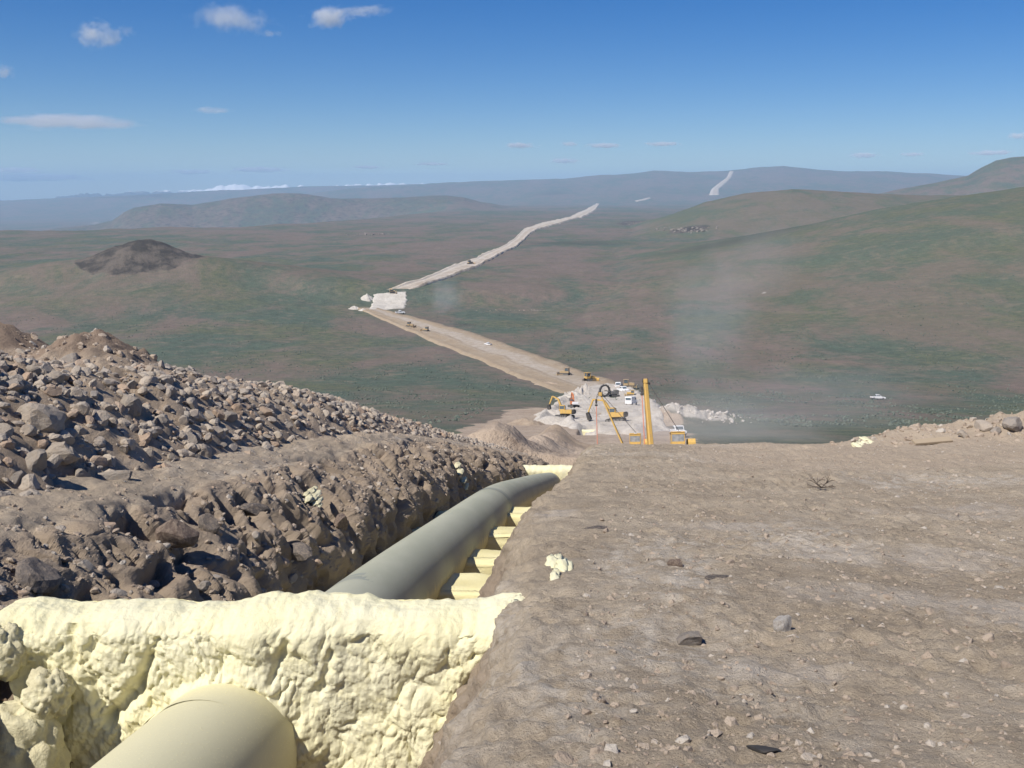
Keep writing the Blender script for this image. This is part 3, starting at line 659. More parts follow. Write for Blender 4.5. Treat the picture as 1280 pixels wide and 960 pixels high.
special = [((135, 603), 0.34, 'flat tan slab lying at the foot of the heap, near the ledge', (1.2, .8, .6)), ((232, 552), 0.19, 'large rounded grey boulder in the lower face of the rubble heap', (1, 1, 1.2)),
           ((50, 530), 0.34, 'big brown boulder with a dark hollow below it, left end of the heap', (1, .9, .8)), ((300, 566), 0.27, 'long pale grey slab near the heap foot, above the ledge', (1.2, .7, .5)),
           ((75, 570), 0.26, 'tan block overhanging a dark gap low in the rubble heap', (1.1, .8, .7)), ((160, 512), 0.26, 'grey split boulder standing midway up the rubble heap', (1, .8, 1)),
           ((90, 452), 0.27, 'blocky grey boulder sitting on top of the heap', (1, 1, 1)), ((25, 442), 0.22, 'pale blue-grey stone on the skyline of the heap', (1, .8, .8)),
           ((330, 515), 0.24, 'light tan boulder beside the smooth earth patch on the heap', (1, .8, .8)), ((40, 582), 0.26, 'dusty grey boulder low on the left end of the heap', (1, .9, .9))]
for (u, v), size, lab, sc in special:
    p = surf_ray(u, v); rock(p+np.array([0, 0, size*0.1]), size, lab, None, sc=sc)
cnt = 0
while cnt < 270:
    s1 = 7.5+24*random.random()**1.4; t1 = -3.35-random.random()*3.6
    if fbm(np.array([s1/2.2]), np.array([t1/1.4]), 3.0, 3)[0] < -0.25 and random.random() < 0.8: continue
    p = pile_point(np.array([s1]), np.array([t1]))[0]
    u = p[0]/max(p[1], 1)
    if u < -0.60: continue
    size = 0.06+0.125*random.random()**2.6
    rock(p+np.array([0, 0, size*0.2]), size, 'angular tan-grey stone among many on the rubble heap', 'loose stones on the rubble heap'); cnt += 1
# dark rocks in the left wall
for (u, v), size, lab, sc, rot in [((222, 668), 0.27, 'dark wedge-shaped rock jutting from the trench wall, with a pale left facet', (.9, .8, 1.3), (.2, .3, .4)), ((262, 655), 0.2, 'narrow upright dark rock beside the wedge-shaped one in the wall', (.6, .8, 1.5), (.1, -.2, 1.2)),
                              ((42, 722), 0.3, 'grey-green pointed rock behind the left end of the foam wall', (.8, .8, 1.2), (.1, .2, 2.1)), ((318, 640), 0.22, 'dark block in the trench wall below the yellow-stained patch', (1, .8, .9), (.5, .2, .3)),
                              ((425, 655), 0.24, 'dark block at mid height in the trench wall near the pipe', (.9, .8, 1), (.3, .5, 1.7)), ((375, 690), 0.24, 'rough brown block low in the trench wall next to the pipe', (1, .8, .8), (.3, .1, 2.6))]:
    p = surf_ray(u, v); rock(p, size, lab, None, me=random.choice(DARKM), rot=rot, sc=sc)
# clods and gravel on the bank, ledge, wall
def bank_points(n, smin, smax, pw, tmax, seed):
    g = np.random.default_rng(seed); s = smin+(smax-smin)*g.random(n)**pw; t = 2.85+(g.random(n))*np.minimum(tmax, 2+0.62*s)
    return s, t
s1, t1 = bank_points(9000, 3.6, 26, 1.5, 20, 41); sz1 = 0.005+0.022*np.random.default_rng(42).random(9000)**3.5
P1 = np.stack([XP(s1)+t1, s1, PROF(s1)+bank_h(s1, t1)], -1)
s2, t2 = bank_points(2600, 3.8, 26, 1.3, 20, 43); sz2 = 0.014+0.042*np.random.default_rng(44).random(2600)**3.0
P2 = np.stack([XP(s2)+t2, s2, PROF(s2)+bank_h(s2, t2)-sz2*0.3], -1)
gg = np.random.default_rng(45); s3 = 6+34*gg.random(4200)**1.5; c3 = gg.uniform(-3.2, -0.95, 4200); P3_ = near_surface(s3, c3); sz3 = (0.010+0.055*gg.random(4200)**3.5)*np.where(c3 < -2.3, 0.6, 1)
gg = np.random.default_rng(46); s4 = 4+22*gg.random(160)**1.5; P4 = near_surface(s4, gg.uniform(1.3, 2.1, 160)); sz4 = 0.008+0.018*gg.random(160)**3
gw = np.random.default_rng(47); sw = 7+26*gw.random(420)**1.5; Pw = near_surface(sw, gw.uniform(-2.5, -1.0, 420)); szw = 0.02+0.085*gw.random(420)**3.5
o = scatter('rubble', Pw, szw, 2, M['rock'], 48); tag(o, 'grey rock fragments sticking out of the left trench wall', 'rubble', kind='stuff')
Pg = np.concatenate([P1, P2, P3_, P4]); szg = np.concatenate([sz1, sz2, sz3, sz4])
big = szg > 0.05
o = scatter('gravel', Pg[~big], szg[~big], 1, M['clod'], 51, False, 4); tag(o, 'scattered gravel and small clods over the bare slope', 'gravel', kind='stuff')
o = scatter('clods', Pg[big], szg[big], 2, M['clod'], 52, False, 8); tag(o, 'larger earth clods half buried in bank and trench wall', 'clods', kind='stuff')
# berm stones on the right
gb = np.random.default_rng(61); nb = 900; tb = 8.5+gb.random(nb)*9; sb = 27.0+gb.normal(0, 1.1, nb); szb = 0.035+0.10*gb.random(nb)**3
Pb = np.stack([XP(sb)+tb, sb, PROF(sb)+bank_h(sb, tb)], -1)
kb = gb.random(nb) < sstep(8.5, 11, tb)
o = scatter('rubble', Pb[kb], szb[kb], 2, M['clod'], 62); tag(o, 'loose stones and clods on the low berm across the bank', 'rubble', kind='stuff')
for (u, v), size, lab in [((1228, 529), .27, 'rounded tan boulder on top of the berm at the brow'), ((1262, 526), .36, 'largest pale boulder at the outer end of the berm'), ((1243, 532), .17, 'small grey boulder between the two big ones on the berm'),
                          ((1205, 537), .16, 'tan clod on the berm crest before the big boulders')]:
    p = surf_ray(u, v+9); rock((p[0], p[1], p[2]+size*.35), size, lab)
# stones on the bank that stand out
pm = ROCKM[3].copy(); pm.materials.clear(); pm.materials.append(M['rock_pale'])
rock(surf_ray(980, 786)+np.array([0, 0, .04]), 0.085, 'pale cream-topped stone lying alone on the bare bank', None, rot=(.3, .4, .3), sc=(.8, .9, 1.2), me=pm)
rock(surf_ray(845, 706), 0.085, 'small blue-grey stone on the bank', None, me=DARKM[1])
rock(surf_ray(745, 660), 0.16, 'thin dark slab of crust lifted out of the bank', None, me=DARKM[2], rot=(.05, .1, .2), sc=(1.1, .5, .25))
rock(surf_ray(862, 800), 0.11, 'reddish brown lump half sunk in the bank', None, me=ROCKM[6])
rock(surf_ray(900, 722+0), 0.10, 'flat brown stone with a dark gap under it on the bank', None, me=DARKM[3], sc=(1.2, .6, .3), rot=(.1, 0, .1))

# ------------------------------------------------------------------ the pipe
PZ = Curve([(-6, -1.17), (7, -1.22), (12, -1.33), (18, -1.44), (30, -1.58), (48, -1.5), (240, -1.5)])
PXO = Curve([(-6, 0.8), (4, 0.35), (6.3, 0.205), (9.5, 0.14), (13, 0.05), (20, 0.10), (34, 0.18), (48, 0.05), (240, 0)])
RAD = 0.54
def tube_mesh(name, s0, s1, rad, step=0.25, na=56):
    s = np.arange(s0, s1, step); k = np.ones(13)/13
    ss = np.concatenate([s[0]+step*np.arange(-6, 0), s, s[-1]+step*np.arange(1, 7)])
    cx = np.convolve(XP(ss)+PXO(ss), k, 'valid'); cz = np.convolve(PROF(ss)+PZ(ss), k, 'valid')
    C3 = np.stack([cx, s, cz], -1); Tn = np.gradient(C3, axis=0); Tn /= np.linalg.norm(Tn, axis=1)[:, None]
    side = np.cross(Tn, [0, 0, 1.0]); side /= np.linalg.norm(side, axis=1)[:, None]; up = np.cross(side, Tn)
    a = np.linspace(0, 2*math.pi, na, endpoint=False)
    V = C3[:, None, :]+rad*(np.cos(a)[None, :, None]*side[:, None, :]+np.sin(a)[None, :, None]*up[:, None, :])
    Sg = np.broadcast_to(s[:, None], V.shape[:2]); A = np.broadcast_to(a[None, :], V.shape[:2])
    flank = np.exp(-((((A+math.pi) % (2*math.pi))-math.pi+0.35)/0.42)**2)*sstep(9, 12, Sg)*(1-sstep(60, 70, Sg))
    sp = np.maximum(np.exp(-((Sg-6.85)/0.75)**2), np.exp(-((Sg-48)/1.2)**2))
    sp = np.maximum(sp, 0.78*(1-sstep(6.6, 7.2, Sg)))
    return np_mesh(name, V.reshape(-1, 3), grid_faces(len(s), na, True)[:, ::-1], True, {'overspray': flank, 'specks': sp})
pipe = link_mesh('pipe', tube_mesh('pipe', -3, 236, RAD), M['pipe'])
tag(pipe, 'large grey-green steel pipeline running down the open trench', 'pipe')
for sw in (11.2, 22.9):
    link_mesh('coating_band', tube_mesh('coating_band', sw-0.22, sw+0.22, RAD+0.002, 0.04), M['pipe_band'], pipe)
for sw in (6.35, 11.2, 22.9, 30.2):
    link_mesh('weld_seam', tube_mesh('weld_seam', sw, sw+0.075, RAD+0.0035, 0.025), M['pipe'], pipe)

# ------------------------------------------------------------------ foam breakers
TL = lambda h: np.interp(h, [-2.3, -1.7, -1.15, -0.8, -0.5, -0.28, -0.05, 0.2], [-0.95, -1.0, -1.08, -1.2, -1.32, -1.40, -1.42, -1.45])
TR = lambda h: np.interp(h, [-2.3, -2.2, -1.6, -1.0, -0.45, -0.14, 0.2], [1.3, 1.35, 1.62, 1.9, 2.15, 2.36, 2.5])
CREASES = [((-0.85, -0.66), (-0.74, -0.93), 0.05, 0.10), ((-0.74, -0.93), (-0.50, -0.68), 0.055, 0.16), ((-0.50, -0.68), (-0.42, -0.45), 0.045, 0.09), ((-1.0, -0.2), (-0.98, -0.5), 0.03, 0.06),
           ((0.62, -0.32), (0.50, -0.62), 0.035, 0.08), ((0.95, -0.4), (0.85, -0.72), 0.03, 0.07), ((-0.35, -0.3), (-0.5, -0.62), 0.03, 0.06), ((0.1, -0.62), (0.55, -0.72), 0.03, 0.07)]
def foam_wall(s0, top, thick, nt_, nv, seed, label, detail=1.0, pull=0.12, creases=False):
    # cross-section path: up the front, over the top, down the back
    hb = -2.35; q = np.linspace(0, 1, nv)
    pts = [(-thick*0.62, hb), (-thick*0.54, top-0.16), (-thick*0.42, top-0.045), (-thick*0.2, top), (thick*0.2, top), (thick*0.45, top-0.06), (thick*0.5, hb)]
    pts = np.array(pts); d = np.concatenate([[0], np.cumsum(np.hypot(*np.diff(pts, axis=0).T))]); d /= d[-1]
    warp = np.interp(q, [0, 0.62, 1], [0, d[4], 1])
    ds, hh = np.interp(warp, d, pts[:, 0]), np.interp(warp, d, pts[:, 1])
    k = np.ones(7)/7; sm = lambda a: np.concatenate([a[:3], np.convolve(a, k, 'valid'), a[-3:]]); ds, hh = sm(ds), sm(hh)
    gs, gh = np.gradient(ds), np.gradient(hh); ln = np.hypot(gs, gh)+1e-9; ns, nh = -gh/ln, gs/ln
    f = np.linspace(0, 1, nt_)
    tl, tr = TL(hh)-pull, TR(hh)+pull*(0.35+1.1*sstep(-0.35, -0.08, hh))
    T = tl[:, None]*(1-f)+tr[:, None]*f; Hh = np.broadcast_to(hh[:, None], T.shape); D0 = np.broadcast_to(ds[:, None], T.shape)
    wx = T+0.10*fbm(T*2.1, Hh*2.1, seed, 3); wh = Hh+0.10*fbm(T*2.1+9, Hh*2.1, seed, 3); wd = D0
    def lobes(sx, sh, rr_, z):
        f1, f2, v = worley(wx*sx+seed, wh*sh, wd*sx*0.7+z); return np.sqrt(np.clip(1-(f1/rr_)**2, 0, 1))*(0.45+0.55*v)
    mid = sstep(-2.2, -0.9, Hh); low = sstep(top-0.25, top-0.6, Hh)
    amt = 0.55+0.45*sstep(-0.1, 0.4, T+0.3*fbm(T, Hh, 3.0+seed, 2))
    disp = np.zeros_like(T); gl = np.random.default_rng(int(seed*10)+5)
    def lobe_field(n_, r0, r1, el, k, sel=None):
        fld = np.zeros_like(T); hq = np.where(ds < 0, hh, 9.0)
        cT = gl.uniform(T.min(), T.max(), n_); cH = gl.uniform(-2.2, top, n_); rr_ = r0+(r1-r0)*gl.random(n_)**1.8; tilt = gl.normal(0, 0.35, n_)
        for a_, h_, r_, ti in zip(cT, cH, rr_, tilt):
            if sel is not None and gl.random() > sel(a_, h_): continue
            ri = np.nonzero(np.abs(hq-h_) < r_*el+0.02)[0]
            if not len(ri): continue
            i0, i1 = ri[0], ri[-1]+1; fj = (a_-T[(i0+i1)//2, 0])/(T[(i0+i1)//2, -1]-T[(i0+i1)//2, 0]); wj = (r_*1.6+0.06)/(T[0, -1]-T[0, 0])+0.03
            j0, j1 = max(0, int((fj-wj)*nt_)), min(nt_, int((fj+wj)*nt_)+1)
            if j1 <= j0: continue
            dx_ = wx[i0:i1, j0:j1]-a_; dy_ = wh[i0:i1, j0:j1]-h_; dx_ = dx_+ti*dy_
            q2 = (dx_/r_)**2+(dy_/(r_*el))**2
            b_ = r_*k*np.sqrt(np.clip(1-q2, 0, 1)); fld[i0:i1, j0:j1] = np.maximum(fld[i0:i1, j0:j1], b_)
        return fld
    rightish = lambda a_, h_: 0.35+0.65*float(a_ > 0.2)
    m1 = lobe_field(85, 0.12, 0.28, 1.7, 0.24); m2 = lobe_field(620, 0.05, 0.13, 1.6, 0.50, rightish); m3 = lobe_field(4200, 0.012, 0.042, 1.45, 0.7)
    disp = m1*0.9+np.maximum(0.85*m2, 0.7*m3)+0.40*m3+0.010*fbm(T*26, Hh*20, D0*26, 3)*(1.6-amt)
    disp = disp*(0.12+0.88*sstep(top+0.02, top-0.30, Hh))
    folds = fbm(T*4.5, Hh*0.9+D0, 2.2+seed, 3)*(1-low)
    disp = disp+0.022*folds*sstep(hb, top-0.6, Hh)+0.05*fbm(T*0.8, Hh*0.8, 6.1+seed, 3)-0.05
    if creases:
        for (a, b, wd_, dp) in CREASES:
            a = np.array(a); b = np.array(b); ab = b-a; L2 = ab@ab
            pr = np.clip(((T-a[0])*ab[0]+(Hh-a[1])*ab[1])/L2, 0, 1)
            dd = np.hypot(T-a[0]-pr*ab[0], Hh-a[1]-pr*ab[1])+0.02*fbm(T*7, Hh*7, 1.0, 2)
            disp = disp-0.6*dp*np.exp(-(np.maximum(dd, 0)/wd_)**2)*(D0 < 0)
    if creases:
        prd = np.hypot(T-PXO(s0), Hh-PZ(s0)); disp = disp+0.11*np.exp(-(np.maximum(prd-0.56, 0)/0.10)**2)*(D0 < 0)*(0.7+0.5*fbm(T*5, Hh*5, 3.0, 3))
    disp = disp*detail
    topw = 0.07*sstep(2.0, 2.45, T)+0.025*fbm(T*1.1, 0*T, seed+4.4, 3)+0.014*fbm(T*6, D0*4, seed+1.4, 3)
    edge = np.maximum(0, np.abs(f-0.5)*2-0.93)/0.07
    Y = s0+D0+ns[:, None]*disp; Z = PROF(np.full(T.shape, s0))+Hh+nh[:, None]*disp+topw*sstep(-0.6, 0, Hh-top)-0.25*(PROF(np.array([s0]))[0]*0)
    Y = Y-0.18*edge*(D0 < 0)*sstep(-1.8, 0.1, Hh)*0.5+0.35*(T > 1.9)*0
    X = XP(s0)+T
    me = np_mesh('foam_breaker', np.stack([X, Y, Z], -1).reshape(-1, 3), grid_faces(nv, nt_)[:, ::-1], True)
    o = link_mesh('foam_breaker', me, M['foam']); return tag(o, label, 'trench breaker', 'foam breakers across the trench')
foam_wall(7.25, -0.09, 0.62, 620, 470, 1.0, 'large pale yellow lumpy foam wall nearest in the trench, pipe going through it', 1.0, 0.16, True)
foam_wall(48.0, -0.55, 0.7, 120, 80, 5.0, 'second foam wall, seen where the pipe passes over the brow', 0.6)
foam_wall(214.0, 0.3, 0.9, 60, 40, 9.0, 'small distant foam wall with a pipe stub, beside the white work pad', 0.5)
# support pads of foam under the pipe
def pad(s0, label, seed):
    V, Fc = ICO[4]; V = V.copy(); e = 0.28
    W = np.sign(V)*np.abs(V)**e; W = W/np.abs(W).max()
    T = W[:, 0]*1.42+0.30; Hh = W[:, 2]*0.48-1.93; Sx = W[:, 1]*0.66
    n_ = 0.05*fbm(T*3+seed, Sx*3, Hh*3, 3)+0.02*fbm(T*12+seed, Sx*12, Hh*12, 2)
    P = np.stack([XP(s0)+T, s0+Sx+n_, PROF(s0)+Hh+n_-0.19*Sx], -1)
    me = np_mesh('foam_pad', P, Fc, True); return tag(link_mesh('foam_pad', me, M['foam_cut']), label, 'pipe support', 'foam pads under the pipe')
for i, (s0, lab) in enumerate([(11.9, 'rounded foam pad under the pipe, first behind the large foam wall'), (14.2, 'foam pad under the pipe, second behind the large foam wall'), (16.6, 'foam pad under the pipe, third behind the large foam wall'),
                               (19.3, 'foam pad under the pipe, fourth behind the large foam wall'), (22.4, 'foam pad under the pipe, last and smallest of the visible steps')]): pad(s0, lab, i*3.1)
# sprayed lumps and splashes
def lump(name, loc, size, seed, label, cat, mat, amp=0.35, sub=5):
    V, Fc = ICO[sub]; f1, f2, v = worley(V[:, 0]*1.5+seed, V[:, 1]*1.5, V[:, 2]*1.5)
    g1, g2, gv = worley(V[:, 0]*4+seed, V[:, 1]*4, V[:, 2]*4); k = 1+amp*(np.sqrt(np.clip(1-(f1/0.9)**2, 0, 1))-0.5)+0.28*amp*np.sqrt(np.clip(1-(g1/0.8)**2, 0, 1))+0.35*amp*fbm(V[:, 0]*3+seed, V[:, 1]*3, V[:, 2]*3, 4)
    me = np_mesh(name, V*k[:, None]*np.array(size)+np.array(loc), Fc, True)
    return tag(link_mesh(name, me, mat), label, cat)
def ray_at(u, v, Y): d = ray(u, v); return d/d[1]*Y
lump('foam_lump', ray_at(22, 948, 6.6), (0.30, 0.24, 0.37), 2.0, 'dusty foam lump left of the crack beside the foam wall', 'foam', M['foam_dirty'], 0.30)
lump('foam_lump', ray_at(60, 868, 6.72), (0.13, 0.15, 0.15), 5.0, 'small foam lump above the bigger one at the wall edge', 'foam', M['foam_dirty'], 0.5)
lump('foam_lump', ray_at(4, 815, 6.9), (0.13, 0.14, 0.17), 8.0, 'shaded foam lump at the left end of the foam wall', 'foam', M['foam_dirty'], 0.5)
def splash(u, v, pts, label, cat='foam splash', mat=None, onwall=False):
    base = surf_ray(u, v); Vs, Fs, off = [], [], 0; V, Fc = ICO[3]
    for i, (du, dv, sz) in enumerate(pts):
        p = surf_ray(u+du, v+dv); k = 1+0.45*fbm(V[:, 0]*1.8+i*3, V[:, 1]*1.8, V[:, 2]*1.8, 3)
        Vs.append(V*k[:, None]*np.array([sz, sz*3.2, sz*0.35])+p-np.array([0, 0, 0.0])); Fs.append(Fc+off); off += len(V)
    me = np_mesh('foam_splash', np.concatenate(Vs), np.concatenate(Fs), True); return tag(link_mesh('foam_splash', me, mat or M['foam']), label, cat)
splash(695, 708, [(-12, -7, .035), (-5, -6, .05), (2, -6, .055), (8, -1, .05), (14, -1, .045), (4, 3, .035), (0, 8, .03), (-2, 13, .035), (-17, -8, .025), (18, -3, .02)], 'pale foam splash with ragged arms on the bank')
splash(655, 748, [(0, 0, .05), (6, -8, .035), (9, -14, .025), (-4, 6, .05), (3, -14, .02), (-9, 12, .05)], 'foam splash climbing the trench lip beside the foam wall')
splash(392, 620, [(0, 0, .09), (-4, -5, .07), (4, 7, .075), (6, 13, .05), (-7, 3, .06), (1, -9, .05), (-9, -3, .04), (9, 4, .04)], 'yellow foam stain sprayed on the left trench wall', mat=M['foam_dirty'])
splash(575, 590, [(0, 0, .1), (-3, -9, .1), (4, 10, .1), (7, 18, .09)], 'narrow pale streak on the trench wall near the far end', mat=M['foam_dirty'])
splash(1084, 553, [(0, -2, .13), (-4, 0, .10), (-8, 3, .10), (-12, 4, .10), (-15, 5, .07)], 'yellow foam scraps at the end of the berm')

# board, twig, scrap
def bevel_box(name, size, loc, rot, mat, parent=None, bev=0.1, bend=0.0):
    bm = bmesh.new(); bmesh.ops.create_cube(bm, size=1.0); bmesh.ops.scale(bm, vec=size, verts=bm.verts)
    bmesh.ops.bevel(bm, geom=bm.edges[:], offset=min(size)*bev, segments=2, affect='EDGES')
    me = bpy.data.meshes.new(name); bm.to_mesh(me); bm.free(); o = link_mesh(name, me, mat, parent); o.location = loc; o.rotation_euler = rot; return o
p = surf_ray(1165, 556); tag(bevel_box('board', (1.0, 0.22, 0.06), (p[0], p[1], p[2]+0.10), (0.25, -0.05, 0.12), M['wood']), 'weathered board lying against the foot of the berm', 'board')
def twig():
    p = surf_ray(1027, 612); bm = bmesh.new(); rnd = random.Random(5)
    def limb(a, d, ln, rad, dep):
        b = a+d*ln*0.6
        ring = []
        z = d.orthogonal().normalized(); y = d.cross(z)
        for q, rd in ((a, rad), (b, rad*0.5)): ring.append([bm.verts.new(q+rd*(math.cos(k*1.2566)*z+math.sin(k*1.2566)*y)) for k in range(5)])
        for k in range(5): bm.faces.new((ring[0][k], ring[0][(k+1) % 5], ring[1][(k+1) % 5], ring[1][k]))
        if dep:
            for _ in range(3): limb(a+(b-a)*rnd.uniform(.3, 1), (d+Vector((rnd.gauss(0, .7), rnd.gauss(0, .7), rnd.gauss(.0, .25)))).normalized(), ln*rnd.uniform(.4, .7), rad*.6, dep-1)
    o_ = Vector(p)+Vector((0, 0, .03))
    for d in ((1, 0, .12), (-1, .2, .1), (.1, -.4, .15), (-.4, .5, .35), (.5, .3, .4), (-.4, -.3, .3)): limb(o_, Vector(d).normalized(), rnd.uniform(.18, .38), .009, 2)
    me = bpy.data.meshes.new('dead_bush'); bm.to_mesh(me); bm.free()
    tag(link_mesh('dead_bush', me, M['twig']), 'uprooted dead dark shrub lying on the bank', 'dead shrub')
twig()
V, Fc = rock_shape(3, 77, 6, 0.5); me = np_mesh('scrap', V*np.array([.075, .03, .018]), Fc, True); o = link_mesh('rubber_scrap', me, M['rubber']); o.location = surf_ray(955, 940)+np.array([0, 0, .01]); o.rotation_euler = (0, .08, -.1)
tag(o, 'small shiny black scrap on the soil close to the camera', 'scrap')

# ------------------------------------------------------------------ machines
def frame_at(u, v, heading, t0=70.0, at=None):
    p = hit(u, v, t0=t0) if at is None else np.array([at[0], at[1], float(Hs(at[0], at[1]))])
    e = 2.0; x, y = p[0], p[1]
    p = np.array([x, y, float(Hs(x, y))])
    nx = -(Hs(x+e, y)-Hs(x-e, y))/(2*e); ny = -(Hs(x, y+e)-Hs(x, y-e))/(2*e); up = Vector((float(nx), float(ny), 1)).normalized()
    f = Vector((math.sin(heading), math.cos(heading), 0)); f = (f-up*f.dot(up)).normalized(); s = f.cross(up)
    m = Matrix((s, f, up)).transposed().to_4x4(); m.translation = Vector(p)+up*0.25; return m
class PB:                                    # part builder: bevelled boxes, prisms and bars in one mesh
    def __init__(s): s.bm = bmesh.new()
    def box(s, size, loc, rot=(0, 0, 0), bev=0.04, taper=None):
        b = bmesh.new(); bmesh.ops.create_cube(b, size=1.0); bmesh.ops.scale(b, vec=size, verts=b.verts)
        if taper:
            for v in b.verts:
                if v.co.z > 0: v.co.x *= taper[0]; v.co.y *= taper[1]
        bmesh.ops.bevel(b, geom=b.edges[:], offset=bev, segments=2, affect='EDGES')
        from mathutils import Euler
        bmesh.ops.transform(b, matrix=Matrix.Translation(loc) @ Euler(rot).to_matrix().to_4x4(), verts=b.verts); s._add(b); return s
    def bar(s, a, b_, w=0.2, h=None, w2=None, bev=0.02):
        a, b_ = Vector(a), Vector(b_); d = b_-a; L = d.length; h = h or w; w2 = w2 or w
        b = bmesh.new(); bmesh.ops.create_cube(b, size=1.0)
        for v in b.verts:
            k = (w if v.co.z < 0 else w2)/w
            v.co = Vector((v.co.x*w*k, v.co.y*h*k, v.co.z*L))
        bmesh.ops.bevel(b, geom=b.edges[:], offset=min(w, h, w2)*0.15, segments=1, affect='EDGES')
        bmesh.ops.transform(b, matrix=Matrix.Translation((a+b_)/2) @ d.to_track_quat('Z', 'X').to_matrix().to_4x4(), verts=b.verts); s._add(b); return s
    def cyl(s, r, wid, loc, axis='X', n=20, r2=None):
        b = bmesh.new(); bmesh.ops.create_cone(b, cap_ends=True, segments=n, radius1=r, radius2=r2 or r, depth=wid)
        bmesh.ops.bevel(b, geom=[e for e in b.edges if len(e.link_faces) == 2 and any(len(f.verts) > 4 for f in e.link_faces)], offset=min(r, wid)*0.12, segments=1, affect='EDGES')
        m = Matrix.Rotation(R(90), 4, 'Y') if axis == 'X' else (Matrix.Rotation(R(90), 4, 'X') if axis == 'Y' else Matrix())
        bmesh.ops.transform(b, matrix=Matrix.Translation(loc) @ m, verts=b.verts); s._add(b); return s
    def prism(s, prof, x0, x1):                # outline in (y,z), extruded along x
        b = bmesh.new(); A = [b.verts.new((x0, y, z)) for y, z in prof]; B = [b.verts.new((x1, y, z)) for y, z in prof]; n = len(prof)
        for i in range(n): b.faces.new((A[i], A[(i+1) % n], B[(i+1) % n], B[i]))
        b.faces.new(A[::-1]); b.faces.new(B); bmesh.ops.recalc_face_normals(b, faces=b.faces)
        bmesh.ops.bevel(b, geom=b.edges[:], offset=0.03, segments=1, affect='EDGES'); s._add(b); return s
    def _add(s, b):
        me = bpy.data.meshes.new('tmp'); b.to_mesh(me); b.free(); s.bm.from_mesh(me); bpy.data.meshes.remove(me)
    def build(s, name, mat, parent):
        me = bpy.data.meshes.new(name); s.bm.to_mesh(me); s.bm.free(); return link_mesh(name, me, mat, parent)
def tracks(root, L, gauge, w, h):
    for sx in (-1, 1):
        n = 9; prof = [(-L/2+h/2+h/2*math.cos(a), h/2+h/2*math.sin(a)) for a in np.linspace(math.pi/2, 3*math.pi/2, n)]+[(L/2-h/2+h/2*math.cos(a), h/2+h/2*math.sin(a)) for a in np.linspace(-math.pi/2, math.pi/2, n)]
        tr = PB().prism(prof, sx*gauge/2-w/2, sx*gauge/2+w/2).build('track', M['dark'], root)
        pb = PB()
        for y in np.linspace(-L/2+h/2, L/2-h/2, 5): pb.cyl(h*0.33, 0.06, (sx*(gauge/2+w/2+0.03), y, h/2))
        pb.build('track_roller', M['steel'], tr)
def copy_tree(o, parent=None):
    c = o.copy(); COL.objects.link(c)
    if parent is not None: c.parent = parent; c.matrix_parent_inverse = o.matrix_parent_inverse
    for ch in list(o.children): copy_tree(ch, c)
    return c
def excavator(mat, boom_pts, swing=0.0, grip='bucket', white_cab=False):
    """boom_pts: pivot, elbow, stick end in (forward, up)"""
    root = empty('excavator'); tracks(root, 4.4, 2.6, 0.6, 0.95)
    PB().box((1.6, 2.2, 0.5), (0, 0, 0.95)).build('undercarriage', M['dark'], root)
    Rm = Matrix.Rotation(swing, 4, 'Z')
    def part(pb, name, mt, par=None):
        bmesh.ops.transform(pb.bm, matrix=Rm, verts=pb.bm.verts); return pb.build(name, mt, par or root)
    part(PB().box((2.7, 3.3, 1.1), (0, -0.7, 1.75), bev=0.12), 'body', mat)
    part(PB().box((2.7, 0.8, 1.2), (0, -2.4, 1.75), bev=0.2), 'counterweight', M['dark'] if not white_cab else M['white'])
    c = part(PB().box((1.0, 1.7, 1.55), (-0.8, 0.45, 2.75), bev=0.12, taper=(0.92, 0.85)), 'cab', mat)
    part(PB().box((0.86, 0.05, 0.95), (-0.8, 1.29, 2.9), bev=0.01).box((0.05, 1.2, 0.8), (-1.31, 0.45, 2.9), bev=0.01).box((0.86, 0.05, 0.7), (-0.8, -0.39, 2.95), bev=0.01), 'window', M['glass'], c)
    (y0, z0), (y1, z1), (ym, zm), (y2, z2), (y3, z3) = boom_pts
    part(PB().bar((0.2, y0, z0), (0.2, y1, z1), 0.42, 0.62, 0.5).bar((0.2, y1, z1), (0.2, ym, zm), 0.42, 0.55, 0.3), 'boom', mat)
    part(PB().bar((0.2, y0+0.5, z0-0.2), (0.2, y1+0.1, z1-0.35), 0.14), 'hydraulic_ram', M['steel'])
    part(PB().bar((0.2, ym, zm), (0.2, y2, z2), 0.40, 0.5, 0.28), 'stick', mat)
    part(PB().prism([(y2-0.1, z2+0.1), (y2+0.5, z2-0.1), (y3+0.45, z3+0.35), (y3, z3), (y3-0.5, z3+0.25), (y3-0.4, z3+0.8)], -0.4, 0.8), 'bucket', M['dark'])
    return root
def place(o, m, label, cat, group=None, sc=1.0):
    o.matrix_world = m @ Matrix.Scale(sc, 4); return tag(o, label, cat, group)
EXG = 'excavators on the work pad'
DIG = [(0.6, 2.0), (2.6, 5.2), (5.2, 5.6), (6.6, 2.6), (6.4, 0.6)]
UPR = [(0.6, 2.0), (1.8, 5.0), (3.4, 5.8), (4.3, 3.6), (4.4, 2.2)]
ex = excavator(M['yellow'], DIG); place(ex, frame_at(770, 529, R(-70)), 'largest yellow excavator with its arm arched over towards the trench', 'excavator', EXG, 1.08)
ex2 = excavator(M['yellow'], UPR, swing=R(30)); place(ex2, frame_at(706, 524, R(-40)), 'pale yellow excavator with folded arm on the left edge of the white pad', 'excavator', EXG, 1.05)
ex3 = excavator(M['orange'], UPR, swing=R(-12), white_cab=True); place(ex3, frame_at(717, 510, R(-25)), 'reddish excavator with a white counterweight digging in the white rock', 'excavator', EXG, 0.85)

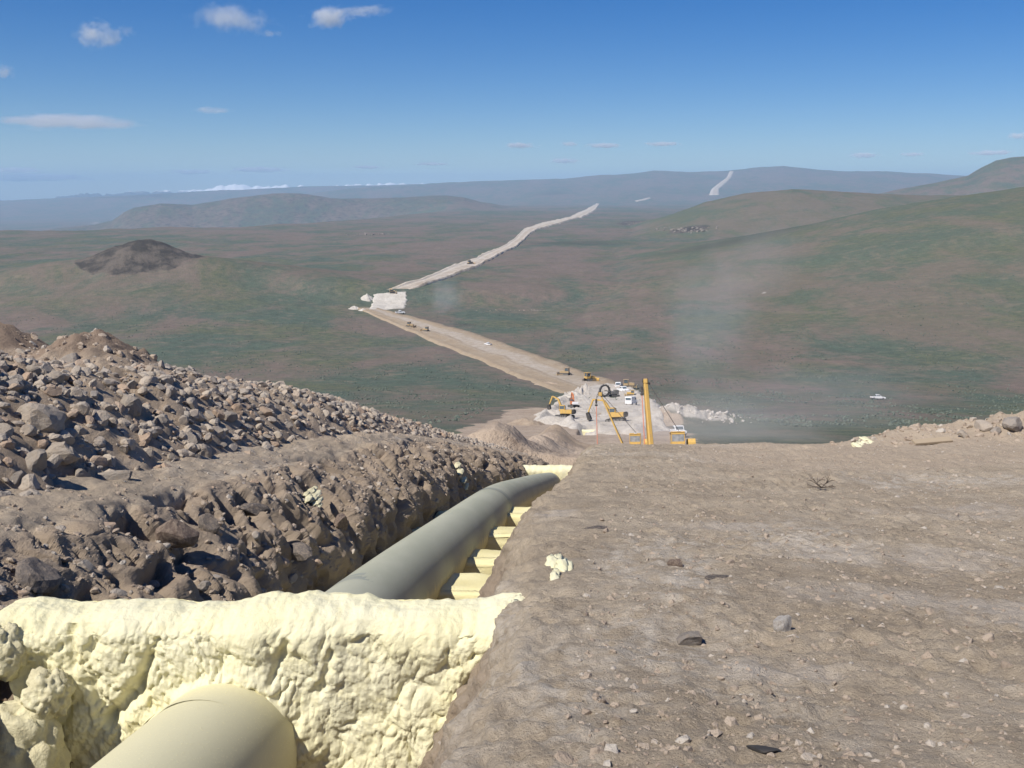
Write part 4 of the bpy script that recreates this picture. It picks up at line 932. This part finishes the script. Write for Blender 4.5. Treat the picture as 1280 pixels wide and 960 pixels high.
def pipelayer(mat, boom_top, hook_off, foot, line_len, boomw=0.5):
    """tractor faces +y; the boom stands on its left (-x) side"""
    root = empty('pipelayer'); tracks(root, 4.6, 2.9, 0.75, 1.25)
    PB().box((1.5, 2.4, 1.2), (0, 1.2, 1.85), bev=0.1).build('engine_hood', mat, root)
    PB().box((1.9, 2.2, 0.8), (0, -1.0, 1.6), bev=0.1).build('body', mat, root)
    c = PB()
    for x in (-0.95, 0.95):
        for y in (-1.8, 0.1): c.box((0.1, 0.1, 1.7), (x, y, 2.8), bev=0.02)
    c.box((2.15, 2.25, 0.18), (0, -0.85, 3.72), bev=0.06).box((2.0, 0.1, 0.25), (0, -1.85, 3.5), bev=0.02).box((2.0, 0.1, 0.35), (0, -1.85, 2.15), bev=0.02)
    cb = c.build('cab', mat, root)
    PB().box((1.76, 0.04, 1.1), (0, -1.84, 2.85), bev=0.01).box((0.04, 1.7, 1.1), (-0.95, -0.85, 2.85), bev=0.01).box((0.04, 1.7, 1.1), (0.95, -0.85, 2.85), bev=0.01).build('window', M['cabglass'], cb)
    PB().box((0.5, 0.2, 0.12), (0.1, -1.9, 3.87), bev=0.02).build('work_light', M['white'], cb)
    PB().prism([(-1.5, 1.1), (1.3, 1.1), (1.3, 2.2), (0.9, 2.75), (-1.1, 2.75), (-1.5, 2.2)], 1.5, 2.6).build('counterweight', mat, root)
    bt = Vector(boom_top); base = [Vector((-foot, -1.1, 0.9)), Vector((-foot, 1.1, 0.9))]
    b = PB()
    for q in base: b.bar(q, bt, 0.30*boomw*2, 0.34*boomw*2, 0.26*boomw*2)
    for k in (0.3, 0.55, 0.75): b.bar(base[0].lerp(bt, k), base[1].lerp(bt, k), 0.16)
    b.box((0.62, 0.8, 0.7), bt, bev=0.06)
    bo = b.build('boom', mat, root)
    PB().cyl(0.36, 0.12, bt+Vector((-0.36, 0, 0.15)), n=16).cyl(0.36, 0.12, bt+Vector((0.36, 0, 0.15)), n=16).cyl(0.2, 0.3, bt+Vector((0.55, 0, -0.3)), n=12).build('sheave', M['dark'], bo)
    hk = bt+Vector((-hook_off, -0.3, -1.3))
    PB().box((0.35, 0.5, 0.9), hk, bev=0.08).box((0.5, 0.3, 0.35), hk+Vector((0, 0, -0.7)), bev=0.06).build('hook_block', M['dark'], root)
    PB().bar(bt+Vector((-0.5, 0, 0.1)), hk+Vector((0, 0, 0.5)), 0.06).bar(bt+Vector((-0.2, 0, 0.1)), hk+Vector((0.1, 0, 0.5)), 0.06).build('hoist_rope', M['cable'], root)
    PB().bar(hk+Vector((0, 0, -0.9)), hk+Vector((0.12, 0, -0.9-line_len)), 0.13).build('load_line', M['red_line'], root)
    PB().bar(bt+Vector((0.3, 0, 0)), (1.0, 0.2, 2.9), 0.09).build('boom_rope', M['cable'], root)
    return root
PLG = 'pipelayers along the trench'
p1 = pipelayer(M['yellow'], (-4.35, 0.0, 11.6), 0.6, 3.9, 7.5, boomw=1.0)
d = ray(848, 550); d = d/d[1]; place(p1, frame_at(0, 0, R(3), at=(d[0]*108+0.0, 108.0)), 'nearer yellow pipelayer, tall upright boom above the brow and glazed cab', 'pipelayer', PLG, 0.75)
p2 = pipelayer(M['yellow'], (-6.2, -0.5, 11.0), 0.75, 1.9, 8.5, boomw=0.45)
d = ray(795, 548); d = d/d[1]; place(p2, frame_at(0, 0, R(8), at=(d[0]*134, 134.0)), 'farther pipelayer half hidden in dust, thin boom leaning over the trench', 'pipelayer', PLG, 0.76)

def dozer(mat, canopy='open'):
    root = empty('bulldozer'); tracks(root, 3.8, 2.2, 0.55, 1.05)
    PB().prism([(-0.2, 1.0), (2.0, 1.0), (2.0, 1.9), (-0.2, 2.15)], -0.55, 0.55).build('engine_hood', mat, root)
    PB().box((1.7, 1.7, 0.8), (0, -1.0, 1.4), bev=0.08).build('body', mat, root)
    c = PB()
    for x in (-0.8, 0.8):
        for y in (-1.7, -0.2): c.box((0.12, 0.12, 1.4), (x, y, 2.4), bev=0.02)
    c.box((1.95, 1.95, 0.14), (0, -0.95, 3.12), bev=0.04); cb = c.build('canopy', mat, root)
    PB().box((1.5, 1.4, 1.0), (0, -0.95, 2.4), bev=0.05).build('window', M['glass'], cb)
    PB().prism([(2.75, 0.1), (2.95, 0.25), (2.9, 0.75), (3.05, 1.25), (2.9, 1.3), (2.65, 0.75)], -1.75, 1.75).bar((-1.4, 0.3, 0.6), (-1.4, 2.7, 0.55), 0.18).bar((1.4, 0.3, 0.6), (1.4, 2.7, 0.55), 0.18).build('blade', mat, root)
    PB().bar((0, -1.9, 1.2), (0, -2.7, 0.8), 0.3).bar((-0.5, -2.7, 0.9), (-0.5, -2.8, 0.1), 0.16).bar((0.5, -2.7, 0.9), (0.5, -2.8, 0.1), 0.16).build('ripper', M['dark'], root)
    return root
dz = dozer(M['yellow']); dz.location = (0, 0, 0)
DZ = [(737, 477.5, R(60), M['yellow'], 1.35, 'yellow bulldozer on the road nearest the white pad'), (706, 470, R(-70), M['tan'], 1.25, 'tan bulldozer on the road, just beyond the yellow one'),
      (513, 409.5, R(120), M['tan'], 1.3, 'pale bulldozer on the far bend of the road'), (532, 415, R(-60), M['tan'], 1.2, 'darker bulldozer following the pale one at the far bend'),
      (786, 486, R(100), M['tan'], 1.25, 'tan bulldozer parked beside the two white pickups'), (788, 496, R(-80), M['yellow'], 0.8, 'small yellow tracked machine in front of the parked pickups'),
      (588, 331, R(50), M['tan'], 1.9, 'tiny dark machine high on the climbing road'), (490, 366.5, R(80), M['tan'], 1.3, 'tiny machine at the top of the white cut')]
for i, (u, v, hd, mt, sc, lab) in enumerate(DZ):
    o = dz if i == 0 else copy_tree(dz)
    def recol(ob):
        for ch in ob.children:
            if ch.type == 'MESH' and mt is not M['yellow'] and ch.data.materials[0] == M['yellow'] or (ch.type == 'MESH' and ch.get('_r')):
                pass
            if ch.type == 'MESH' and ch.name.split('.')[0] in ('engine_hood', 'body', 'canopy', 'blade'):
                ch.material_slots[0].link = 'OBJECT'; ch.material_slots[0].material = mt
            recol(ch)
    recol(o); place(o, frame_at(u, v, hd), lab, 'bulldozer', 'bulldozers along the right of way', sc)

def pickup(mat):
    root = empty('pickup_truck')
    body = PB().prism([(-2.75, 0.55), (-2.75, 1.12), (-0.75, 1.15), (0.95, 1.15), (2.6, 1.05), (2.8, 0.9), (2.8, 0.5), (2.0, 0.45), (-2.0, 0.45)], -0.95, 0.95).build('body', mat, root)
    cab = PB().prism([(-0.85, 1.14), (-0.7, 1.85), (-0.5, 1.92), (0.35, 1.92), (0.55, 1.85), (1.25, 1.14)], -0.86, 0.86).build('cab', mat, root)
    PB().prism([(0.62, 1.77), (1.17, 1.2), (1.21, 1.22), (0.67, 1.79)], -0.72, 0.72).prism([(-0.83, 1.22), (-0.75, 1.72), (-0.79, 1.73), (-0.87, 1.22)], -0.7, 0.7).box((0.03, 0.8, 0.45), (-0.875, 0.25, 1.5), bev=0.005).box((0.03, 0.8, 0.45), (0.875, 0.25, 1.5), bev=0.005).box((0.03, 0.5, 0.42), (-0.875, -0.48, 1.5), bev=0.005).box((0.03, 0.5, 0.42), (0.875, -0.48, 1.5), bev=0.005).build('window', M['glass'], cab)
    PB().box((1.55, 1.75, 0.05), (0, -1.75, 1.14), bev=0.01).build('truck_bed', M['steel'], root)
    for x in (-0.85, 0.85):
        for y in (-1.75, 1.8):
            wh = PB().cyl(0.39, 0.26, (x, y, 0.39)).build('wheel', M['rubber'], root); PB().cyl(0.22, 0.28, (x*1.02, y, 0.39), n=12).build('rim', M['steel'], wh)
    PB().box((1.9, 0.14, 0.22), (0, 2.82, 0.55), bev=0.03).build('bumper', M['steel'], root)
    for x in (-0.68, 0.68): PB().box((0.36, 0.06, 0.18), (x, 2.78, 0.85), bev=0.02).build('headlight', M['cabglass'], root)
    for x in (-0.86, 0.86): PB().box((0.14, 0.05, 0.34), (x, -2.77, 0.9), bev=0.02).build('tail_light', M['orange'], root)
    return root
pk = pickup(M['white'])
for i, (u, v, hd, sc, lab) in enumerate([(1097, 500, R(88), 1.0, 'white pickup truck alone on the sagebrush plain'), (773, 485.5, R(15), 1.35, 'white pickup truck parked at the back of the work pad'), (779, 491, R(160), 1.35, 'white pickup truck parked in front of another one on the pad'),
                                     (500, 392.5, R(75), 1.5, 'tiny white vehicle below the white cut'), (610, 432, R(-50), 1.0, 'tiny white vehicle at the middle of the graded road')]):
    o = pk if i == 0 else copy_tree(pk); place(o, frame_at(u, v, hd), lab, 'pickup truck', 'white pickups', sc)
o = copy_tree(pk); d = ray(848, 541); d = d/d[1]; place(o, frame_at(0, 0, R(176), at=(d[0]*190, 190.0)), 'white pickup truck facing uphill behind the pipelayer cab', 'pickup truck', 'white pickups', 1.05)
def van():
    root = empty('service_van')
    PB().prism([(-2.7, 0.4), (-2.75, 2.3), (-2.5, 2.5), (1.2, 2.5), (1.5, 2.35), (2.1, 1.35), (2.9, 1.15), (2.95, 0.4)], -1.0, 1.0).build('body', M['white'], root)
    PB().box((1.6, 0.04, 0.7), (0, -2.76, 1.85), bev=0.01).box((0.04, 0.9, 0.6), (-1.01, 1.0, 1.8), bev=0.01).box((0.04, 0.9, 0.6), (1.01, 1.0, 1.8), bev=0.01).prism([(1.58, 2.27), (2.12, 1.4), (2.16, 1.42), (1.62, 2.29)], -0.85, 0.85).build('window', M['glass'], root)
    for x in (-0.9, 0.9):
        for y in (-1.8, 1.9): w_ = PB().cyl(0.4, 0.26, (x, y, 0.4)).build('wheel', M['rubber'], root); PB().cyl(0.2, 0.28, (x*1.02, y, 0.4), n=12).build('rim', M['steel'], w_)
    return root
place(van(), frame_at(789, 507, R(25)), 'white van standing apart in the middle of the work pad', 'van', None, 1.2)
def trencher():
    root = empty('wheel_trencher'); tracks(root, 4.6, 2.6, 0.6, 1.0)
    PB().box((2.4, 4.2, 1.5), (0, 0.2, 1.9), bev=0.15).box((2.2, 2.0, 0.8), (0, -0.8, 2.9), bev=0.1).build('body', M['steel'], root)
    PB().bar((-0.6, 2.0, 2.2), (-0.6, 5.4, 3.2), 0.3).bar((0.6, 2.0, 2.2), (0.6, 5.4, 3.2), 0.3).build('boom', M['steel'], root)
    b = bmesh.new(); n = 28; rings = []
    for k in range(n):
        a = 2*math.pi*k/n; ca, sa = math.cos(a), math.sin(a)
        rings.append([b.verts.new((x, 5.6+r*ca, 3.1+r*sa)) for x, r in ((-0.55, 2.3), (0.55, 2.3), (0.55, 2.95), (-0.55, 2.95))])
    for k in range(n):
        A, B = rings[k], rings[(k+1) % n]
        for q in range(4): b.faces.new((A[q], A[(q+1) % 4], B[(q+1) % 4], B[q]))
    me = bpy.data.meshes.new('digging_wheel'); bmesh.ops.recalc_face_normals(b, faces=b.faces); b.to_mesh(me); b.free(); wl = link_mesh('digging_wheel', me, M['dark'], root)
    pb = PB()
    for k in range(14): a = 2*math.pi*k/14; pb.box((1.15, 0.35, 0.35), (0, 5.6+3.05*math.cos(a), 3.1+3.05*math.sin(a)), (a, 0, 0), 0.04)
    pb.build('digging_teeth', M['steel'], wl); return root
place(trencher(), frame_at(768, 496.5, R(-115)), 'dark wheel trencher with a big open digging wheel raised', 'trencher', None, 0.82)

# white stones of the heap and the outcrops
gh = np.random.default_rng(71)
hx, hy = HEAP
n = 170; xs = hx+gh.normal(0, 4, n)+np.where(gh.random(n) < .55, 12, 0); ys = hy+gh.normal(0, 3.5, n)
zs = Hs(xs, ys); o = scatter('rubble', np.stack([xs, ys, zs+0.1], -1), 0.2+0.75*gh.random(n)**3, 2, M['rock_pale'], 72); tag(o, 'white broken boulders dumped on the heap right of the work pad', 'rubble', kind='stuff')
def cluster(name, u, v, wpx, hpx, n, smin, smax, mat, seed, label):
    g = np.random.default_rng(seed); c = hit(u, v); P = []
    for _ in range(n):
        q = hit(u+g.normal(0, wpx/2), v+g.normal(0, hpx/2)); P.append([q[0], q[1], float(Hs(q[0], q[1]))])
    o = scatter(name, np.array(P), smin+(smax-smin)*g.random(n)**2.5, 2, mat, seed); tag(o, label, 'rocks', kind='stuff')
cluster('rock_outcrop', 862, 287, 34, 5, 60, 1.5, 5.5, M['outcrop'], 81, 'grey rock outcrop on the hillside beyond the dust')
cluster('rock_outcrop', 788, 279, 14, 2, 24, 1.5, 4, M['outcrop'], 82, 'smaller grey outcrop left of the main one on the hillside')
cluster('rock_outcrop', 650, 388, 40, 1.5, 26, 0.3, 0.8, M['rock'], 83, 'thin line of pale stones on the plain beside the road')
cluster('rock_outcrop', 470, 293, 30, 1.2, 30, 1.5, 4, M['rock_dark'], 84, 'low dark ledge of rocks across the far plain')
def heap(u, v, wpx, hgt, seed, label, mat=M['white_cut']):
    c = hit(u, v); rad = math.hypot(c[0], c[1]); wd = wpx/F*rad/2; n_, m_ = 22, 48
    f = np.linspace(0, 1, n_)[:, None]; th = np.linspace(0, 2*math.pi, m_, endpoint=False)[None, :]
    rd = wd*(1+0.25*fbm(np.cos(th)*1.3+seed, np.sin(th)*1.3, 0, 3)); X = c[0]+f*rd*np.cos(th)*1.15; Y = c[1]+f*rd*np.sin(th)
    Z = Hs(X, Y)-0.3+hgt*(1-f)**0.9*(1+0.0*th)+0.22*hgt*fbm(X/wd*1.6, Y/wd*1.6, seed, 4)*np.clip((1-f)*3, 0, 1)
    tag(link_mesh('rock_heap', np_mesh('rock_heap', np.stack([X, Y, Z], -1).reshape(-1, 3), grid_faces(n_, m_, True), True), mat), label, 'heap')
heap(459, 374, 14, 5.0, 1, 'pointed white heap left of the white cut face')
heap(443, 386, 15, 3.0, 4, 'white heap at the outer corner of the road bend')
heap(454, 388, 12, 2.0, 7, 'lower white heap between the road bend and the cut')

heap(686, 481, 34, 2.0, 11, 'dark brown dug earth heap at the lower left end of the graded road', M['spoil'])
heap(657, 531, 50, 2.2, 13, 'tan heap with a pale rim at the left corner of the work pad', M['track'])
heap(716, 499, 40, 3.6, 15, 'white rock heap at the back left of the pad behind the reddish excavator')
heap(690, 519, 46, 2.4, 17, 'low pale spoil heap on the left of the pad, behind the folded excavator', M['crushed'])
heap(700, 543, 110, 1.5, 19, 'tan ridge of soil in front of the pad, left of the far foam wall', M['track'])
# sagebrush tufts on the plain
def sagebrush():
    g = np.random.default_rng(91); n = 70000
    a = g.uniform(R(-29), R(29), n); r = np.exp(g.uniform(math.log(240), math.log(900), n)); x, y = r*np.sin(a), r*np.cos(a)
    k = fbm(x/45, y/70, 2.0, 4); tt = x-XP(y)
    k2 = fbm(x/9, y/15, 5.0, 3); keep = (g.random(n) < sstep(-0.35, 0.35, k)*sstep(-0.15, 0.35, k2)*np.clip(r/420, 0.35, 1))*~((tt > -34) & (tt < 34) & (y < 380)); x, y, r = x[keep], y[keep], r[keep]
    road = np.array([hit(u, v)[:2] for u, v in ((750, 485), (720, 475), (676, 464), (619, 442), (562, 421), (510, 403), (472, 388), (455, 385))])
    d = np.full(len(x), 1e9)
    for A, B in zip(road[:-1], road[1:]):
        ab = B-A; t = np.clip(((x-A[0])*ab[0]+(y-A[1])*ab[1])/(ab@ab), 0, 1); d = np.minimum(d, np.hypot(x-A[0]-t*ab[0], y-A[1]-t*ab[1]))
    keep = d > 30; x, y = x[keep], y[keep]; sz = 0.22+0.38*g.random(len(x))**2
    P = np.stack([x, y, Hs(x, y)+sz*0.25], -1)
    m = NT('sagebrush'); t_ = m.attr('tone').outputs['Fac']
    mt = m.finish(m.mix(t_, (0.085, 0.108, 0.088), (0.15, 0.17, 0.135)), 0.95, spec=0.05)
    o = scatter('sagebrush', P, sz, 1, mt, 92, False, 3); tag(o, 'grey-green sagebrush tufts dotted over the plain', 'sagebrush', kind='stuff')
sagebrush()

# ------------------------------------------------------------------ clouds, dust, haze
def vol_material(name, dens, col, scale, thr, aniso=0.0, soft=0.9, warp=(1, 1, 1), nw=0.6):
    m = NT(name); P = m.coord('Object')
    ln = m.n('ShaderNodeVectorMath', operation='LENGTH'); m.l(P, ln.inputs[0])
    fall = m.map(ln.outputs['Value'], 1.0-soft, 1.0, 1, 0)
    oi = m.n('ShaderNodeObjectInfo'); add = m.n('ShaderNodeVectorMath', operation='ADD'); m.l(m.scalev(P, warp), add.inputs[0])
    cmb = m.n('ShaderNodeCombineXYZ'); m.l(m.math('MULTIPLY', oi.outputs['Random'], 40.0), cmb.inputs[0]); m.l(cmb.outputs[0], add.inputs[1])
    nz = m.noise(add.outputs[0], scale, 6, 0.6, 0.3)
    dn = m.map(m.math('ADD', m.math('MULTIPLY', fall, 0.55), m.math('MULTIPLY', nz, nw)), thr, thr+0.35, 0, dens)
    v = m.n('ShaderNodeVolumePrincipled'); v.inputs['Color'].default_value = (*col, 1); v.inputs['Anisotropy'].default_value = aniso
    m.l(dn, v.inputs['Density']); m.l(v.outputs[0], m.out.inputs['Volume']); return m.m
def ellipsoid(name, loc, radii, mat, rot=(0, 0, 0)):
    V, Fc = ICO[3]; me = np_mesh(name, V, Fc, True); o = link_mesh(name, me, mat); o.location = loc; o.scale = radii; o.rotation_euler = rot; return o
M['cloud'] = vol_material('cloud vapour', 0.014, (1, 1, 1), 2.2, 0.84, -0.5, 0.98, (1.3, 1.3, 0.9), 1.1)
M['thin_cloud'] = vol_material('thin cloud vapour', 0.0045, (1, 1, 1), 2.2, 0.80, -0.5, 0.98, (1.8, 1.4, 0.7), 1.1)
def cloud(u, v, wpx, hpx, dist, mat, label, group=None, tilt=0.0):
    d = ray(u, v); d = d/np.linalg.norm(d); c = d*dist
    a = math.atan2(d[0], d[1]); wpx *= 1.3; hpx *= 1.35
    o = ellipsoid('cloud', c, (wpx/F*dist/2, wpx/F*dist/3, hpx/F*dist/2), mat, (0, tilt, -a)); return tag(o, label, 'cloud', group)
cloud(122, 44, 78, 40, 9000, M['cloud'], 'small bright puffy cloud alone, upper left of the sky')
cloud(158, 39, 30, 18, 9000, M['thin_cloud'], 'wisp trailing beside the small puffy cloud')
cloud(290, 23, 120, 42, 9000, M['thin_cloud'], 'soft grey-white cloud left of the streaked one, top of the sky')
cloud(338, 42, 40, 12, 9000, M['thin_cloud'], 'thin scrap under the soft grey-white cloud')
cloud(412, 22, 80, 36, 9000, M['cloud'], 'bright streaked cloud with a long tail at the top of the sky', tilt=-0.15)
cloud(455, 14, 95, 18, 9000, M['thin_cloud'], 'long faint tail of the streaked cloud', tilt=-0.08)
cloud(4, 90, 36, 24, 9000, M['cloud'], 'cloud scrap cut by the left edge of the view')
cloud(85, 152, 230, 22, 16000, M['thin_cloud'], 'long flat lilac-grey cloud streak at the left', tilt=-0.02)
cloud(265, 138, 60, 12, 16000, M['thin_cloud'], 'faint smudge of cloud right of the long flat streak')
M['thin_low'] = vol_material('low cloud vapour', 0.0062, (1, 1, 1), 2.4, 0.78, -0.55, 0.98, (2.2, 1.5, 0.6), 1.1)
for (u, v, wp, hp, lab) in [(50, 222, 150, 12, 'longest flat cloudlet, just over the horizon at the left edge'), (20, 213, 80, 9, 'faint flat cloudlet above the longest one at the left edge'), (325, 212, 95, 9, 'flat white cloudlet directly above the snowy mountains'),
        (240, 215, 70, 8, 'faint cloudlet left of the one above the snowy mountains'), (460, 209, 60, 6, 'very thin cloudlet right of the snowy mountains'), (540, 205, 60, 6, 'very thin cloudlet over the left end of the blue plateau'),
        (650, 182, 56, 10, 'first cloudlet of the row high over the plateau, at its left end'), (705, 201, 52, 10, 'low cloudlet under the row, close above the plateau'), (755, 182, 60, 9, 'widest cloudlet in the middle of the row over the plateau'),
        (712, 180, 30, 8, 'smallest cloudlet of the row over the plateau'), (828, 180, 60, 8, 'faint right-hand cloudlet of the row over the plateau'), (1080, 194, 48, 9, 'cloudlet over the plateau, left of the pair above the dark mesa'),
        (1140, 193, 40, 7, 'tiny cloudlet between two others left of the dark mesa'), (1240, 191, 66, 8, 'flat cloudlet right above the dark mesa'), (1272, 170, 30, 10, 'cloudlet highest above the dark mesa at the right edge')]:
    cloud(u, v, wp, hp, 42000, M['thin_low'], lab, 'low cloudlets over the horizon')

M['dust'] = vol_material('blown dust', 0.012, (0.88, 0.90, 0.92), 2.0, 0.47, 0.0, 0.99, (1.3, 1, 1.0))
M['dust_thin'] = vol_material('thin dust', 0.005, (0.88, 0.90, 0.92), 1.6, 0.40, 0.0, 0.99, (1, 1, 1))
M['dust_low'] = vol_material('low dust', 0.013, (0.92, 0.88, 0.83), 1.5, 0.40, 0.0, 0.99, (1, 1, 1))
def dust(u, v, wpx, hpx, dist, depth, mat, label, tilt=0.0):
    p = ray(u, v); p = p/p[1]*dist; o = ellipsoid('dust', p, (wpx/F*dist/2, depth, hpx/F*dist/2), mat, (0, tilt, 0)); return tag(o, label, 'dust', kind='stuff')
dust(885, 405, 230, 360, 300, 20, M['dust'], 'pale dust plume drifting up from the work pad', 0.06)
dust(890, 545, 480, 170, 180, 40, M['dust_low'], 'thin dust hanging low over the slope right of the pipelayers')
dust(950, 330, 190, 150, 330, 22, M['dust_thin'], 'upper thinning part of the dust plume against the hillside', -0.3)
dust(1010, 500, 460, 150, 235, 40, M['dust_thin'], 'broad low veil of dust over the plain right of the work pad')
dust(555, 370, 90, 90, 760, 22, M['dust'], 'faint dust wisp over the plain by the road bend')

m = NT('haze'); v = m.n('ShaderNodeVolumePrincipled'); v.inputs['Color'].default_value = (0.48, 0.73, 1.0, 1)
v.inputs['Density'].default_value = 6.2e-5; v.inputs['Anisotropy'].default_value = 0.0; m.l(v.outputs[0], m.out.inputs['Volume'])
bm = bmesh.new(); bmesh.ops.create_cube(bm, size=1.0); bmesh.ops.scale(bm, vec=(64000, 33000, 1060), verts=bm.verts); bmesh.ops.translate(bm, vec=(0, 15500, -20), verts=bm.verts)
me = bpy.data.meshes.new('haze'); bm.to_mesh(me); bm.free(); o = link_mesh('haze', me, m.m); tag(o, 'thin blue haze filling the air over the plain', 'haze', kind='stuff')
